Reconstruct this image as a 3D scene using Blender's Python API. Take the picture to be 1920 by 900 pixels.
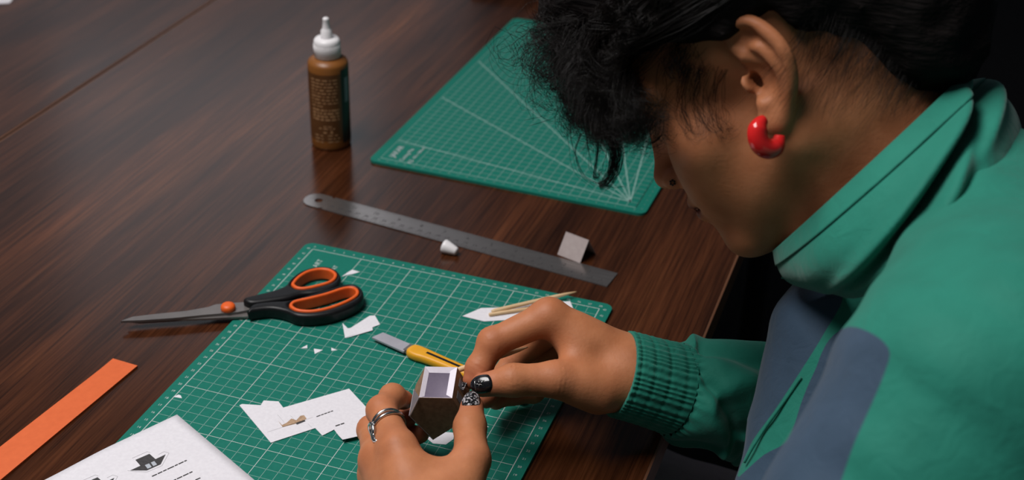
import bpy, math, random
import numpy as np

for o in list(bpy.data.objects):
    bpy.data.objects.remove(o, do_unlink=True)
SC = bpy.context.scene
COL = SC.collection

# ------------------------------------------------------------------ camera
# solved from the printed centimetre grid of the cutting mat; world: z = 0 is the table top,
# x runs across the table towards the sitter, y along the table edge
CR = np.array([[0.94349575, 0.33051793, 0.02395158],
               [0.18655348, -0.47001673, -0.86271784],
               [-0.27388607, 0.81843886, -0.50511805]])      # rows: right, down, forward
CC = np.array([0.53496407, -0.58040765, 0.67912937])
FPX = 2626.45
from mathutils import Matrix, Vector
cam_d = bpy.data.cameras.new('camera')
cam = bpy.data.objects.new('camera', cam_d)
COL.objects.link(cam)
m3 = np.stack([CR[0], -CR[1], -CR[2]], 1)
M4 = np.eye(4); M4[:3, :3] = m3; M4[:3, 3] = CC
cam.matrix_world = Matrix([list(r) for r in M4])
cam_d.sensor_width = 36.0
cam_d.lens = FPX / 1920 * 36
cam_d.clip_start = 0.02
cam_d.dof.use_dof = True
cam_d.dof.focus_distance = 1.03
cam_d.dof.aperture_fstop = 7.0
SC.camera = cam

# ------------------------------------------------------------------ world, lights, exposure
SC.view_settings.view_transform = 'Standard'
SC.view_settings.look = 'None'
SC.view_settings.gamma = 1.0
SC.view_settings.use_curve_mapping = False
SC.view_settings.exposure = 0.0
wd = bpy.data.worlds.new('room_light'); SC.world = wd
wd.use_nodes = True
wd.node_tree.nodes['Background'].inputs[0].default_value = (0.75, 0.85, 1.0, 1)
wd.node_tree.nodes['Background'].inputs[1].default_value = 0.05

def area(name, loc, target, sx, sy, power, color):
    d = bpy.data.lights.new(name, 'AREA'); d.shape = 'RECTANGLE'
    d.size = sx; d.size_y = sy; d.energy = power; d.color = color
    o = bpy.data.objects.new(name, d); COL.objects.link(o)
    o.location = loc
    v = Vector(target) - Vector(loc)
    o.rotation_euler = v.to_track_quat('-Z', 'Y').to_euler()
    return o
area('window_light', (-2.3, 3.2, 1.35), (-0.9, 0.6, 0.6), 2.7, 2.0, 4.5, (0.90, 0.92, 1.0))
area('window_pane_light', (-1.78, 3.15, 1.7), (-0.6, 0.6, 0.0), 1.1, 1.0, 2.4, (0.92, 0.95, 1.0))
area('ceiling_light', (-0.42, -0.05, 1.75), (0.1, 0.25, 0.0), 1.2, 0.7, 39, (1.0, 0.965, 0.95))

# ------------------------------------------------------------------ helpers
def at(u, v, d):
    return CC + CR.T @ np.array([(u - 960) / FPX * d, (v - 450) / FPX * d, d])
def onz(u, v, z=0.0):
    r = CR.T @ np.array([(u - 960) / FPX, (v - 450) / FPX, 1.0])
    return CC + r * ((z - CC[2]) / r[2])
def pix(P):
    c = (np.asarray(P) - CC) @ CR.T
    return np.stack([960 + FPX * c[:, 0] / c[:, 2], 450 + FPX * c[:, 1] / c[:, 2]], 1)
def nrm(v):
    v = np.asarray(v, float); return v / np.linalg.norm(v)
def plane_pts(pts, z=0.0):
    return [tuple(onz(u, v, z)[:2]) for u, v in pts]

WL = {}
def thing(name, label, cat, loc=(0, 0, 0), group=None):
    o = bpy.data.objects.new(name, None); COL.objects.link(o)
    o.empty_display_size = 0.02
    o.location = loc; WL[o.name] = np.array(loc, float)
    o['label'] = label; o['category'] = cat
    if group: o['group'] = group
    return o
def tag(o, label, cat, group=None):
    o['label'] = label; o['category'] = cat
    if group: o['group'] = group
    return o
def mesh_data(name, V, F, smooth):
    me = bpy.data.meshes.new(name)
    V = np.asarray(V, np.float32)
    if isinstance(F, np.ndarray):
        n, k = F.shape
        me.vertices.add(len(V)); me.vertices.foreach_set('co', V.ravel())
        me.loops.add(n * k); me.loops.foreach_set('vertex_index', F.astype(np.int32).ravel())
        me.polygons.add(n); me.polygons.foreach_set('loop_start', np.arange(0, n * k, k, dtype=np.int32))
        me.polygons.foreach_set('loop_total', np.full(n, k, np.int32))
        me.update(calc_edges=True)
    else:
        me.from_pydata([tuple(map(float, v)) for v in V], [], [tuple(map(int, f)) for f in F])
        me.update()
    me.validate()
    if smooth:
        me.polygons.foreach_set('use_smooth', np.ones(len(me.polygons), bool)); me.update()
    return me
def mk(name, V, F, mat, parent=None, smooth=False, attrs=None):
    V = np.asarray(V, float)
    if parent is not None: org = WL[parent.name]
    else: org = np.array([V[:, 0].mean(), V[:, 1].mean(), V[:, 2].min()])
    me = mesh_data(name, V - org, F, smooth)
    if attrs:
        for k, a in attrs.items():
            at_ = me.attributes.new(k, 'FLOAT', 'POINT'); at_.data.foreach_set('value', np.asarray(a, np.float32))
    if mat: me.materials.append(mat)
    o = bpy.data.objects.new(name, me); COL.objects.link(o)
    if parent is not None: o.parent = parent
    else: o.location = org
    WL[o.name] = org
    return o
def struct(o): o['kind'] = 'structure'; return o

class MB:
    def __init__(s): s.V = []; s.F = []
    def add(s, V, F):
        b = len(s.V); s.V += [tuple(v) for v in V]; s.F += [tuple(int(i) + b for i in f) for f in F]; return s
    def box(s, lo, hi, bev=0.0):
        x0, y0, z0 = lo; x1, y1, z1 = hi
        return s.add([(x0,y0,z0),(x1,y0,z0),(x1,y1,z0),(x0,y1,z0),(x0,y0,z1),(x1,y0,z1),(x1,y1,z1),(x0,y1,z1)],
                     [(0,3,2,1),(4,5,6,7),(0,1,5,4),(1,2,6,5),(2,3,7,6),(3,0,4,7)])
    def prism(s, poly, z0, z1):
        n = len(poly); a = sum(poly[i][0]*poly[(i+1)%n][1]-poly[(i+1)%n][0]*poly[i][1] for i in range(n))
        if a < 0: poly = poly[::-1]
        zz = (lambda z: (lambda x, y: z)) 
        f0 = z0 if callable(z0) else zz(z0); f1 = z1 if callable(z1) else zz(z1)
        V = [(x, y, f0(x, y)) for x, y in poly] + [(x, y, f1(x, y)) for x, y in poly]
        F = [tuple(range(n))[::-1], tuple(range(n, 2*n))] + [(i, (i+1) % n, n+(i+1) % n, n+i) for i in range(n)]
        return s.add(V, F)
    def tube(s, pts, rad, seg=10, cap=True, flat=None):
        pts = [np.asarray(p, float) for p in pts]; n = len(pts)
        rad = [rad]*n if np.isscalar(rad) else rad
        b = len(s.V); up = None
        for i in range(n):
            t = nrm(pts[min(i+1, n-1)] - pts[max(i-1, 0)])
            if up is None:
                up = np.array([0, 0, 1.0]) if abs(t[2]) < .9 else np.array([1.0, 0, 0])
            e1 = nrm(up - t*np.dot(up, t)); e2 = np.cross(t, e1); up = e1
            for k in range(seg):
                a = 2*math.pi*k/seg
                s.V.append(tuple(pts[i] + rad[i]*(math.cos(a)*e1 + math.sin(a)*e2)))
        for i in range(n-1):
            for k in range(seg):
                s.F.append((b+i*seg+k, b+i*seg+(k+1) % seg, b+(i+1)*seg+(k+1) % seg, b+(i+1)*seg+k))
        if cap:
            s.F.append(tuple(b+k for k in range(seg))[::-1]); s.F.append(tuple(b+(n-1)*seg+k for k in range(seg)))
        return s
    def lathe(s, prof, c, seg=40, axis=None):
        c = np.asarray(c, float)
        if axis is None: E = np.eye(3)
        else:
            w = nrm(axis); u = nrm(np.cross([0.3, 0.2, 1] if abs(w[2]) < .8 else [1, 0, 0], w)); E = np.stack([u, np.cross(w, u), w])
        b = len(s.V); n = len(prof)
        for r, z in prof:
            for k in range(seg):
                a = 2*math.pi*k/seg
                s.V.append(tuple(c + r*math.cos(a)*E[0] + r*math.sin(a)*E[1] + z*E[2]))
        for i in range(n-1):
            for k in range(seg):
                s.F.append((b+i*seg+k, b+i*seg+(k+1) % seg, b+(i+1)*seg+(k+1) % seg, b+(i+1)*seg+k))
        s.F.append(tuple(b+k for k in range(seg))[::-1]); s.F.append(tuple(b+(n-1)*seg+k for k in range(seg)))
        return s
    def build(s, name, mat, parent=None, smooth=False): return mk(name, s.V, s.F, mat, parent, smooth)

# ---- materials
def mat_base(name, col, rough=.5, metal=0., spec=.5):
    m = bpy.data.materials.new(name); m.use_nodes = True
    b = m.node_tree.nodes['Principled BSDF']
    b.inputs['Base Color'].default_value = (*col, 1); b.inputs['Roughness'].default_value = rough
    b.inputs['Metallic'].default_value = metal; b.inputs['Specular IOR Level'].default_value = spec
    return m, m.node_tree, b
def N(nt, t, **kw):
    n = nt.nodes.new(t)
    for k, v in kw.items():
        if k.startswith('i_'):
            key = k[2:]; key = int(key) if key.isdigit() else key
            n.inputs[key].default_value = v
        else: setattr(n, k, v)
    return n
def ramp(nt, fac, stops):
    r = nt.nodes.new('ShaderNodeValToRGB'); e = r.color_ramp.elements
    while len(e) < len(stops): e.new(0.5)
    for i, (p, c) in enumerate(stops): e[i].position = p; e[i].color = (*c, 1)
    nt.links.new(fac, r.inputs[0]); return r.outputs[0]
def coords(nt, scale):
    tc = nt.nodes.new('ShaderNodeTexCoord'); mp = nt.nodes.new('ShaderNodeMapping')
    mp.inputs['Scale'].default_value = scale
    nt.links.new(tc.outputs['Object'], mp.inputs[0]); return mp.outputs[0]
def noise_mat(name, c0, c1, scale=(60,60,60), rough=.6, bump=0.0, metal=0., spec=.4, detail=4, bscale=None, bdist=.001):
    m, nt, b = mat_base(name, c0, rough, metal, spec)
    n = N(nt, 'ShaderNodeTexNoise', i_Scale=1.0, i_Detail=detail)
    nt.links.new(coords(nt, scale), n.inputs['Vector'])
    nt.links.new(ramp(nt, n.outputs[0], [(.3, c0), (.7, c1)]), b.inputs['Base Color'])
    if bump:
        n2 = N(nt, 'ShaderNodeTexNoise', i_Scale=1.0, i_Detail=3.0)
        nt.links.new(coords(nt, bscale or scale), n2.inputs['Vector'])
        bp = N(nt, 'ShaderNodeBump', i_Strength=bump, i_Distance=bdist)
        nt.links.new(n2.outputs[0], bp.inputs['Height']); nt.links.new(bp.outputs[0], b.inputs['Normal'])
    return m

def wood_mat():
    m, nt, b = mat_base('walnut_laminate', (.05, .02, .012), .2, 0, .28)
    n1 = N(nt, 'ShaderNodeTexNoise', i_Scale=1.0, i_Detail=6.0, i_Roughness=.62, i_Distortion=.6)
    nt.links.new(coords(nt, (26, 2.0, 26)), n1.inputs['Vector'])
    n2 = N(nt, 'ShaderNodeTexNoise', i_Scale=1.0, i_Detail=5.0, i_Roughness=.7)
    nt.links.new(coords(nt, (340, 7, 340)), n2.inputs['Vector'])
    n3 = N(nt, 'ShaderNodeTexNoise', i_Scale=1.0, i_Detail=3.0, i_Distortion=1.2)
    nt.links.new(coords(nt, (9, .9, 9)), n3.inputs['Vector'])
    c1 = ramp(nt, n1.outputs[0], [(.28, (.026, .0088, .0034)), (.52, (.064, .0215, .0088)), (.78, (.115, .042, .0165))])
    c2 = ramp(nt, n2.outputs[0], [(.35, (.42, .38, .36)), (.62, (1.18, 1.15, 1.12))])
    c3 = ramp(nt, n3.outputs[0], [(.35, (.52, .5, .52)), (.68, (1.28, 1.2, 1.12))])
    a = N(nt, 'ShaderNodeMix', data_type='RGBA', blend_type='MULTIPLY'); a.inputs[0].default_value = 1
    nt.links.new(c1, a.inputs[6]); nt.links.new(c2, a.inputs[7])
    a2 = N(nt, 'ShaderNodeMix', data_type='RGBA', blend_type='MULTIPLY'); a2.inputs[0].default_value = 1
    nt.links.new(a.outputs[2], a2.inputs[6]); nt.links.new(c3, a2.inputs[7])
    nt.links.new(a2.outputs[2], b.inputs['Base Color'])
    b.inputs['Roughness'].default_value = .2
    bp = N(nt, 'ShaderNodeBump', i_Strength=.03, i_Distance=.0002)
    nt.links.new(n2.outputs[0], bp.inputs['Height']); nt.links.new(bp.outputs[0], b.inputs['Normal'])
    return m
M = {}
M['wood'] = wood_mat()
M['edge'] = noise_mat('table_edge_band', (.10, .04, .02), (.16, .07, .035), (200, 6, 200), .4)
M['matgreen'] = noise_mat('cutting_mat_green', (.005, .145, .104), (.007, .162, .118), (300,)*3, .6, .15, spec=.2, bscale=(1500,)*3, bdist=.0003)
M['matline'] = mat_base('mat_line_thin', (.20, .35, .31), .6)[0]
M['matthick'] = mat_base('mat_line_thick', (.5, .56, .54), .6)[0]
M['matfar'] = mat_base('mat_line_far', (.13, .27, .235), .6)[0]
M['paper'] = noise_mat('white_paper', (.70, .68, .72), (.76, .74, .78), (400,)*3, .7)
M['paperbox'] = noise_mat('model_card', (.80, .75, .84), (.85, .80, .88), (400,)*3, .7)
M['ink'] = mat_base('black_print', (.03, .028, .03), .7)[0]
M['inkgrey'] = mat_base('grey_print', (.3, .3, .32), .7)[0]
M['dash'] = mat_base('faint_dashes', (.5, .49, .51), .7)[0]
M['windowprint'] = mat_base('printed_window', (.42, .45, .5), .7)[0]
M['darkroof'] = noise_mat('printed_roof', (.03, .028, .03), (.055, .05, .052), (300, 900, 300), .7)
M['brick'] = noise_mat('printed_brick_brown', (.20, .115, .064), (.29, .175, .10), (300, 300, 300), .75)
M['tanprint'] = noise_mat('printed_tan_wall', (.32, .2, .12), (.5, .34, .22), (600,)*3, .75)
M['orangecard'] = noise_mat('orange_card', (.64, .115, .026), (.69, .13, .032), (200,)*3, .55)
M['blackplastic'] = noise_mat('black_plastic', (.004, .004, .005), (.008, .008, .009), (300,)*3, .42, spec=.3)
M['orangerubber'] = noise_mat('orange_rubber', (.72, .10, .012), (.78, .12, .016), (200,)*3, .45)
M['steel'] = noise_mat('brushed_steel', (.24, .22, .215), (.31, .29, .28), (30, 500, 30), .2, 0, .8)
M['bladesteel'] = noise_mat('scissor_steel', (.17, .155, .15), (.22, .20, .19), (60, 60, 60), .32, 0, .45)
M['knifesteel'] = noise_mat('cutter_blade', (.40, .39, .44), (.48, .47, .52), (100,)*3, .42, 0, .3)
M['yellow'] = noise_mat('yellow_plastic', (.72, .33, .012), (.78, .37, .02), (100,)*3, .4)
M['whiteplastic'] = noise_mat('white_plastic', (.74, .72, .73), (.8, .78, .79), (100,)*3, .35)
M['gluebrown'] = noise_mat('brown_bottle', (.20, .072, .015), (.24, .09, .02), (40,)*3, .38)
M['gluelabel'] = noise_mat('bottle_label', (.085, .034, .011), (.105, .043, .014), (60,)*3, .4)
M['gluelabeldark'] = noise_mat('bottle_label_dark', (.012, .009, .008), (.018, .012, .01), (60,)*3, .4)
M['tantext'] = mat_base('tan_print', (.38, .21, .10), .5)[0]
M['greytext'] = mat_base('grey_text', (.2, .22, .25), .5)[0]
M['birch'] = noise_mat('birch_stick', (.62, .40, .21), (.78, .56, .33), (60, 60, 600), .6)
M['greycard'] = noise_mat('grey_card', (.36, .30, .29), (.40, .34, .33), (200,)*3, .75)
M['black'] = noise_mat('black_fabric', (.006, .006, .007), (.012, .012, .013), (80,)*3, .85)
M['floor'] = noise_mat('dark_carpet', (.004, .004, .005), (.008, .008, .009), (90,)*3, .95, spec=.1)
M['red'] = noise_mat('red_resin', (.55, .012, .012), (.66, .02, .02), (80,)*3, .16, spec=.6)
M['silver'] = noise_mat('silver', (.55, .54, .54), (.7, .69, .68), (300,)*3, .2, 0, 1.0)
M['silverdark'] = mat_base('oxidised_silver', (.05, .05, .05), .4, .8)[0]

# ------------------------------------------------------------------ setting
mb = MB(); mb.box((-3, -2.5, -.75), (3.2, 4, -.73)); struct(mb.build('floor', M['floor']))
TX0, TX1 = -.4135, .3765
def table(x0, x1, y0, y1, label, name='wooden_table'):
    t = thing(name, label, 'table', ((x0+x1)/2, (y0+y1)/2, -.73))
    e = .0022
    mb = MB(); mb.box((x0+e, y0+e, -.026), (x1-e, y1-e, 0)); mb.build('tabletop', M['wood'], t)
    mb = MB(); mb.box((x0, y0, -.0255), (x0+e, y1, -.0004)); mb.build('edge_band', M['edge'], t)
    mb = MB(); mb.box((x1-e, y0, -.0255), (x1, y1, -.0004)); mb.build('edge_band', M['edge'], t)
    for sx in (x0+.07, x1-.07):
        for sy in (y0+.08, y1-.08):
            mb = MB(); mb.tube([(sx, sy, -.73), (sx, sy, -.026)], .02, 12); mb.build('leg', M['black'], t, True)
    return t
table(TX0, TX1, -.45, 1.4, 'dark walnut table that holds the green mats and the glue bottle')
table(TX0-.003-.79, TX0-.003, -.45, 1.4, 'dark walnut table beyond the seam in the upper left corner')

# ------------------------------------------------------------------ cutting mats
MATH = .003
FC = {}
def text_mesh(s):
    if s in FC: return FC[s]
    cu = bpy.data.curves.new('t', 'FONT'); cu.body = s; cu.size = 1.0; cu.resolution_u = 3
    ob = bpy.data.objects.new('t', cu); me = ob.to_mesh()
    V = np.array([v.co[:2] for v in me.vertices]); F = [tuple(p.vertices) for p in me.polygons]
    ob.to_mesh_clear(); bpy.data.objects.remove(ob); bpy.data.curves.remove(cu)
    FC[s] = (V, F); return FC[s]
def put_text(mb, s, c, h, ang, z, center=True):
    V, F = text_mesh(s)
    V = V * (h / .7)
    if center: V = V - (V.max(0)+V.min(0))/2
    ca, sa = math.cos(ang), math.sin(ang)
    mb.add([(c[0]+ca*x-sa*y, c[1]+sa*x+ca*y, z) for x, y in V], F)
def line(mb, a, b, w, z):
    a = np.array(a, float); b = np.array(b, float); t = nrm(b-a); n = np.array([-t[1], t[0]])*w/2
    mb.add([(*(a-n), z), (*(b-n), z), (*(b+n), z), (*(a+n), z)], [(0, 1, 2, 3)])
def rrect(x0, x1, y0, y1, r, k=6):
    P = []
    for cx, cy, a0 in ((x1-r, y1-r, 0), (x0+r, y1-r, 90), (x0+r, y0+r, 180), (x1-r, y0+r, 270)):
        for i in range(k+1):
            a = math.radians(a0+90*i/k); P.append((cx+r*math.cos(a), cy+r*math.sin(a)))
    return P
Z1, Z2 = MATH+.00006, MATH+.00010
t = thing('cutting_mat', 'green cutting mat with bold white grid under the scissors and hands', 'cutting mat', (.14, .215, 0))
MB().prism(rrect(-.0105, .2905, -.0105, .4405, .008), 0, MATH).build('mat_sheet', M['matgreen'], t)
thin, thick, nums = MB(), MB(), MB()
for i in range(0, 29):
    y1 = .38 if 0 < i < 5 else .43
    if i % 5 == 0 or i == 28: line(thick, (i*.01, 0), (i*.01, .43), .00062 if i in (0, 28) else .0005, Z2)
    else: line(thin, (i*.01, 0), (i*.01, y1), .0004, Z1)
    put_text(nums, str(i), (i*.01, .4345), .0023, 0, Z2); put_text(nums, str(i), (i*.01, -.0045), .0023, 0, Z2)
for j in range(0, 44):
    x0 = .05 if 38 < j < 43 else 0
    if j % 5 == 0 or j == 43: line(thick, (x0, j*.01), (.28, j*.01), .00062 if j in (0, 43) else .00048, Z2)
    else: line(thin, (x0, j*.01), (.28, j*.01), .0004, Z1)
    put_text(nums, str(j), (-.0045, j*.01), .0023, 0, Z2); put_text(nums, str(j), (.2848, j*.01), .0023, 0, Z2)
thin.build('thin_grid_print', M['matline'], t); thick.build('bold_grid_print', M['matthick'], t)
put_text(nums, 'ART', (.0155, .4085), .0052, math.pi/2, Z2); put_text(nums, 'MAT', (.0335, .405), .0042, math.pi/2, Z2)
nums.build('number_print', M['matthick'], t)

# far mat, its own frame: near edge corner to corner
a0 = onz(690, 305)[:2]; a1 = onz(1207, 407)[:2]
ex = nrm(a1-a0); ey = np.array([-ex[1], ex[0]]); Wb, Lb = .302, .445
def fb(x, y): return tuple(a0 + ex*x + ey*y)
cB = fb(Wb/2, Lb/2)
t = thing('cutting_mat', 'green cutting mat with fine faint grid and fan of lines, beneath the hair', 'cutting mat', (*cB, 0))
MB().prism([fb(x, y) for x, y in rrect(0, Wb, 0, Lb, .008)], 0, MATH).build('mat_sheet', M['matgreen'], t)
thin, thick, nums = MB(), MB(), MB()
g0 = .010
nx, ny = 28, 42
for i in range(nx+1):
    x = g0+i*.01; y0 = g0+(.04 if 0 < i < 4 else 0)
    line(thick, fb(x, y0), fb(x, g0+ny*.01), .00075, Z2)
for j in range(ny+1):
    y = g0+j*.01; x0 = g0+(.04 if 0 < j < 4 else 0)
    line(thin, fb(x0, y), fb(g0+nx*.01, y), .00075, Z1)
fan = MB(); o_ = (.2816, .0200)
for deg in (7.5, 30, 45, 60, 70, 81):
    a = math.radians(180-deg); L = min((o_[0]-g0)/max(1e-6, -math.cos(a)), (g0+ny*.01-o_[1])/math.sin(a))
    line(fan, fb(*o_), fb(o_[0]+L*math.cos(a), o_[1]+L*math.sin(a)), .0012, Z2+.00003)
line(fan, fb(g0, g0), fb(g0+nx*.01, g0), .0008, Z2); line(fan, fb(g0+nx*.01, g0), fb(g0+nx*.01, g0+ny*.01), .0008, Z2)
aB = math.atan2(ey[1], ex[0]*0+ey[0])
put_text(nums, 'JAKAR', fb(.0205, .030), .0068, aB, Z2); put_text(nums, 'Cutting Mat', fb(.033, .0275), .0045, aB, Z2)
put_text(nums, 'A3', fb(.0425, .0135), .0055, aB, Z2); put_text(nums, '450 x 300mm', fb(.0425, .036), .0036, aB, Z2)
sml = MB()
for i in range(0, 29): put_text(sml, str(28-i), fb(g0+i*.01, .0055), .0022, aB-math.pi/2, Z2)
for j in range(0, 43): put_text(sml, str(j), fb(Wb-.0055, g0+j*.01), .0022, aB-math.pi/2, Z2)
thin.build('thin_grid_print', M['matfar'], t); thick.build('bold_grid_print', M['matfar'], t)
M['fan'] = mat_base('mat_fan_line', (.24, .40, .36), .6)[0]
M['matlabel'] = mat_base('mat_label', (.46, .46, .48), .6)[0]
fan.build('angle_line_print', M['fan'], t); nums.build('name_print', M['matlabel'], t); sml.build('number_print', M['matline'], t)

# ------------------------------------------------------------------ steel ruler
r0, r1 = onz(573, 371)[:2], onz(1148, 526.5)[:2]
rx = nrm(r1-r0); ry = np.array([-rx[1], rx[0]]); RL = np.linalg.norm(r1-r0); RW = .0262
def fr(x, y): return tuple(r0+rx*x+ry*y)
t = thing('steel_ruler', 'long steel ruler lying between the two green mats', 'ruler', (*fr(RL/2, 0), 0))
RT = .0011
out = [(RL, -RW/2), (RL, RW/2), (.012, RW/2)] + [(.012-.012*math.sin(math.radians(a)), RW/2*math.cos(math.radians(a))) for a in range(15, 180, 15)] + [(.012, -RW/2)]
hole = [(.0155+.0042*math.cos(math.radians(a)), .0042*math.sin(math.radians(a))) for a in range(0, 360, 20)]
# blade with a drilled hole: split into left part around the hole and the rest
def ring_prism(mb, outer, inner, z0, z1, f):
    n = len(inner); O = []
    c = np.mean(inner, 0)
    for k in range(n):
        d = nrm(np.array(inner[k])-c); best = None
        for i in range(len(outer)):
            p, q = np.array(outer[i]), np.array(outer[(i+1) % len(outer)]); A = np.array([[d[0], p[0]-q[0]], [d[1], p[1]-q[1]]])
            if abs(np.linalg.det(A)) < 1e-14: continue
            s, u = np.linalg.solve(A, p-c)
            if s > 0 and -1e-9 <= u <= 1+1e-9 and (best is None or s < best): best = s
        O.append(tuple(c+d*best))
    V = [(*f(*p), z1) for p in O]+[(*f(*p), z1) for p in inner]+[(*f(*p), z0) for p in O]+[(*f(*p), z0) for p in inner]
    F = []
    for k in range(n):
        j = (k+1) % n
        F += [(k, j, n+j, n+k), (n+k, n+j, 3*n+j, 3*n+k), (2*n+k, 3*n+k, 3*n+j, 2*n+j), (k, 2*n+k, 2*n+j, j)]
    mb.add(V, F)
mb = MB()
headp = [(.027, -RW/2), (.027, RW/2)] + out[2:]
ring_prism(mb, headp, hole, 0, RT, fr)
mb.prism([fr(*p) for p in ((.027, -RW/2), (RL, -RW/2), (RL, RW/2), (.027, RW/2))], 0, RT)
mb.build('ruler_blade', M['steel'], t)
tk = MB(); zt = RT+.00006
cm0 = RL-.0
for k in range(0, 301):
    L = .0062 if k % 10 == 0 else (.0046 if k % 5 == 0 else .003)
    x = RL-.001-k*.001
    if x < .03: break
    if k % 2 == 0 or k % 5 == 0: line(tk, fr(x, -RW/2+.0004), fr(x, -RW/2+.0004+L), .00026, zt)
    if k % 10 == 0 and k: put_text(tk, str(k//10), fr(x+.002, -RW/2+.0086), .0034, math.atan2(rx[1], rx[0]), zt)
for k in range(0, 12*16+1):
    x = RL-.001-k*.0254/16
    if x < .03: break
    L = .0062 if k % 16 == 0 else (.0045 if k % 8 == 0 else .0028)
    line(tk, fr(x, RW/2-.0004), fr(x, RW/2-.0004-L), .00018, zt)
    if k % 16 == 0 and k: put_text(tk, str(k//16), fr(x+.0022, RW/2-.0090), .0044, math.atan2(rx[1], rx[0]), zt)
tk.build('scale_print', M['ink'], t)

# ------------------------------------------------------------------ glue bottle
bc = onz(621.5, 268)
t = thing('glue_bottle', 'brown glue bottle with white nozzle cap standing on the table', 'bottle', tuple(bc))
R = .0212
body = MB().lathe([(R-.003, 0), (R-.0008, .0008), (R, .003), (R, .0135), (R, .087), (R, .0945), (R-.001, .0972), (R-.0045, .0995), (.0145, .1005), (.0118, .1012), (.0112, .106)], bc, 56)
body.build('bottle_body', M['gluebrown'], t, True)
vd = CC - bc; va = math.atan2(vd[1], vd[0])
def arc_patch(mb, a0, a1, z0, z1, r, n=14):
    V = []; F = []
    for i in range(n+1):
        a = a0+(a1-a0)*i/n
        V += [(bc[0]+r*math.cos(a), bc[1]+r*math.sin(a), z0), (bc[0]+r*math.cos(a), bc[1]+r*math.sin(a), z1)]
    F = [(2*i, 2*i+2, 2*i+3, 2*i+1) for i in range(n)]
    mb.add(V, F)
mb = MB(); arc_patch(mb, va-1.75, va+.62, .012, .088, R+.0002, 40); mb.build('label', M['gluelabel'], t, True)
mb = MB(); arc_patch(mb, va+.62, va+3.2, .008, .092, R+.0002, 40); mb.build('front_label', M['gluelabeldark'], t, True)
rng = random.Random(5)
mb = MB(); zz = .0815
def text_row(mb, z, h, a_lo, a_hi, gap=.06, wmin=.07, wmax=.3):
    a = a_lo
    while a < a_hi-.03:
        w = min(rng.uniform(wmin, wmax), a_hi-a); arc_patch(mb, a, a+w, z, z+h, R+.0004, 3); a += w+gap*rng.uniform(.6, 1.8)
for k in range(9):
    text_row(mb, zz, .0013, va-.98, va+(.42 if k < 8 else -.35)); zz -= .0037
zz -= .0010
for k in range(4):
    text_row(mb, zz, .0019, va-.95, va+.45, .05); zz -= .0036
zz -= .0040
text_row(mb, zz, .0012, va-.35, va+.05); zz -= .0026; text_row(mb, zz, .0012, va-.6, va+.28); zz -= .0046
text_row(mb, zz, .0016, va-.38, va-.12)
tri = [(va-.05, zz), (va+.12, zz), (va+.035, zz+.0042)]
mb.add([(bc[0]+(R+.0004)*math.cos(a), bc[1]+(R+.0004)*math.sin(a), z) for a, z in tri], [(0, 1, 2)])
for k in range(3):
    zz -= .0038; text_row(mb, zz, .0012, va-.85, va-.4); text_row(mb, zz+.0006, .0012, va-.15, va+.45)
mb.build('label_print', M['tantext'], t)
mb = MB()
arc_patch(mb, va+.85, va+1.15, .054, .082, R+.0004, 4)
mb.build('front_print', M['greytext'], t)
cap = MB().lathe([(.0132, .1015), (.0139, .1022), (.0139, .1165), (.0134, .1195), (.0118, .1215), (.0068, .1222)], bc, 48)
cp = cap.build('cap', M['whiteplastic'], t, True)
nz = MB().lathe([(.0066, .1218), (.0062, .1235), (.0058, .130), (.0044, .1315), (.0040, .133), (.0031, .1405), (.0033, .1412), (.0033, .1428), (.0022, .1438)], bc, 32)
nz.build('nozzle', M['whiteplastic'], cp, True)
rb = MB()
for k in range(44):
    a = 2*math.pi*k/44; c = (bc[0]+.0139*math.cos(a), bc[1]+.0139*math.sin(a))
    rb.tube([(c[0], c[1], .104), (c[0], c[1], .1155)], .00035, 5)
rb.build('grip_ribs', M['whiteplastic'], cp, True)

# loose white nozzle cover
c0, c1 = onz(832, 461, .0062), onz(857, 472, .004)
ax = c1-c0
mb = MB().lathe([(.0062, 0), (.0066, .0005), (.0064, .003), (.0040, np.linalg.norm(ax)-.0012), (.0034, np.linalg.norm(ax))], c0, 28, ax)
o = mb.build('nozzle_cover', M['whiteplastic'], None, True); tag(o, 'tiny white cone nozzle cover lying beside the steel ruler', 'cap')

# folded grey card tent
f1, f2, b2 = onz(1045, 477.5), onz(1087.5, 494), onz(1116.7, 475.8)
h = .012
for h in np.linspace(.004, .04, 400):
    rr = onz(1104, 450.8, h)
    if np.dot((rr-(f2+b2)/2)[:2], (b2-f2)[:2]) < 0: break
rid2 = onz(1104, 450.8, h); rid1 = f1+(rid2-f2); b1 = f1+(b2-f2)
mb = MB(); th = .0005
nF = nrm(np.cross(f2-f1, rid1-f1)); nB = nrm(np.cross(b1-b2, rid2-b2))
for q, n_ in (((f1, f2, rid2, rid1), nF), ((b2, b1, rid1, rid2), nB)):
    V = [p for p in q]+[p-n_*th for p in q]
    mb.add(V, [(0,1,2,3), (7,6,5,4), (0,4,5,1), (1,5,6,2), (2,6,7,3), (3,7,4,0)])
zmin = min(v[2] for v in mb.V); mb.V = [(x, y, z-zmin) for x, y, z in mb.V]
o = mb.build('folded_card', M['greycard']); tag(o, 'small grey card folded like a tent by the ruler end', 'card')

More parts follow.
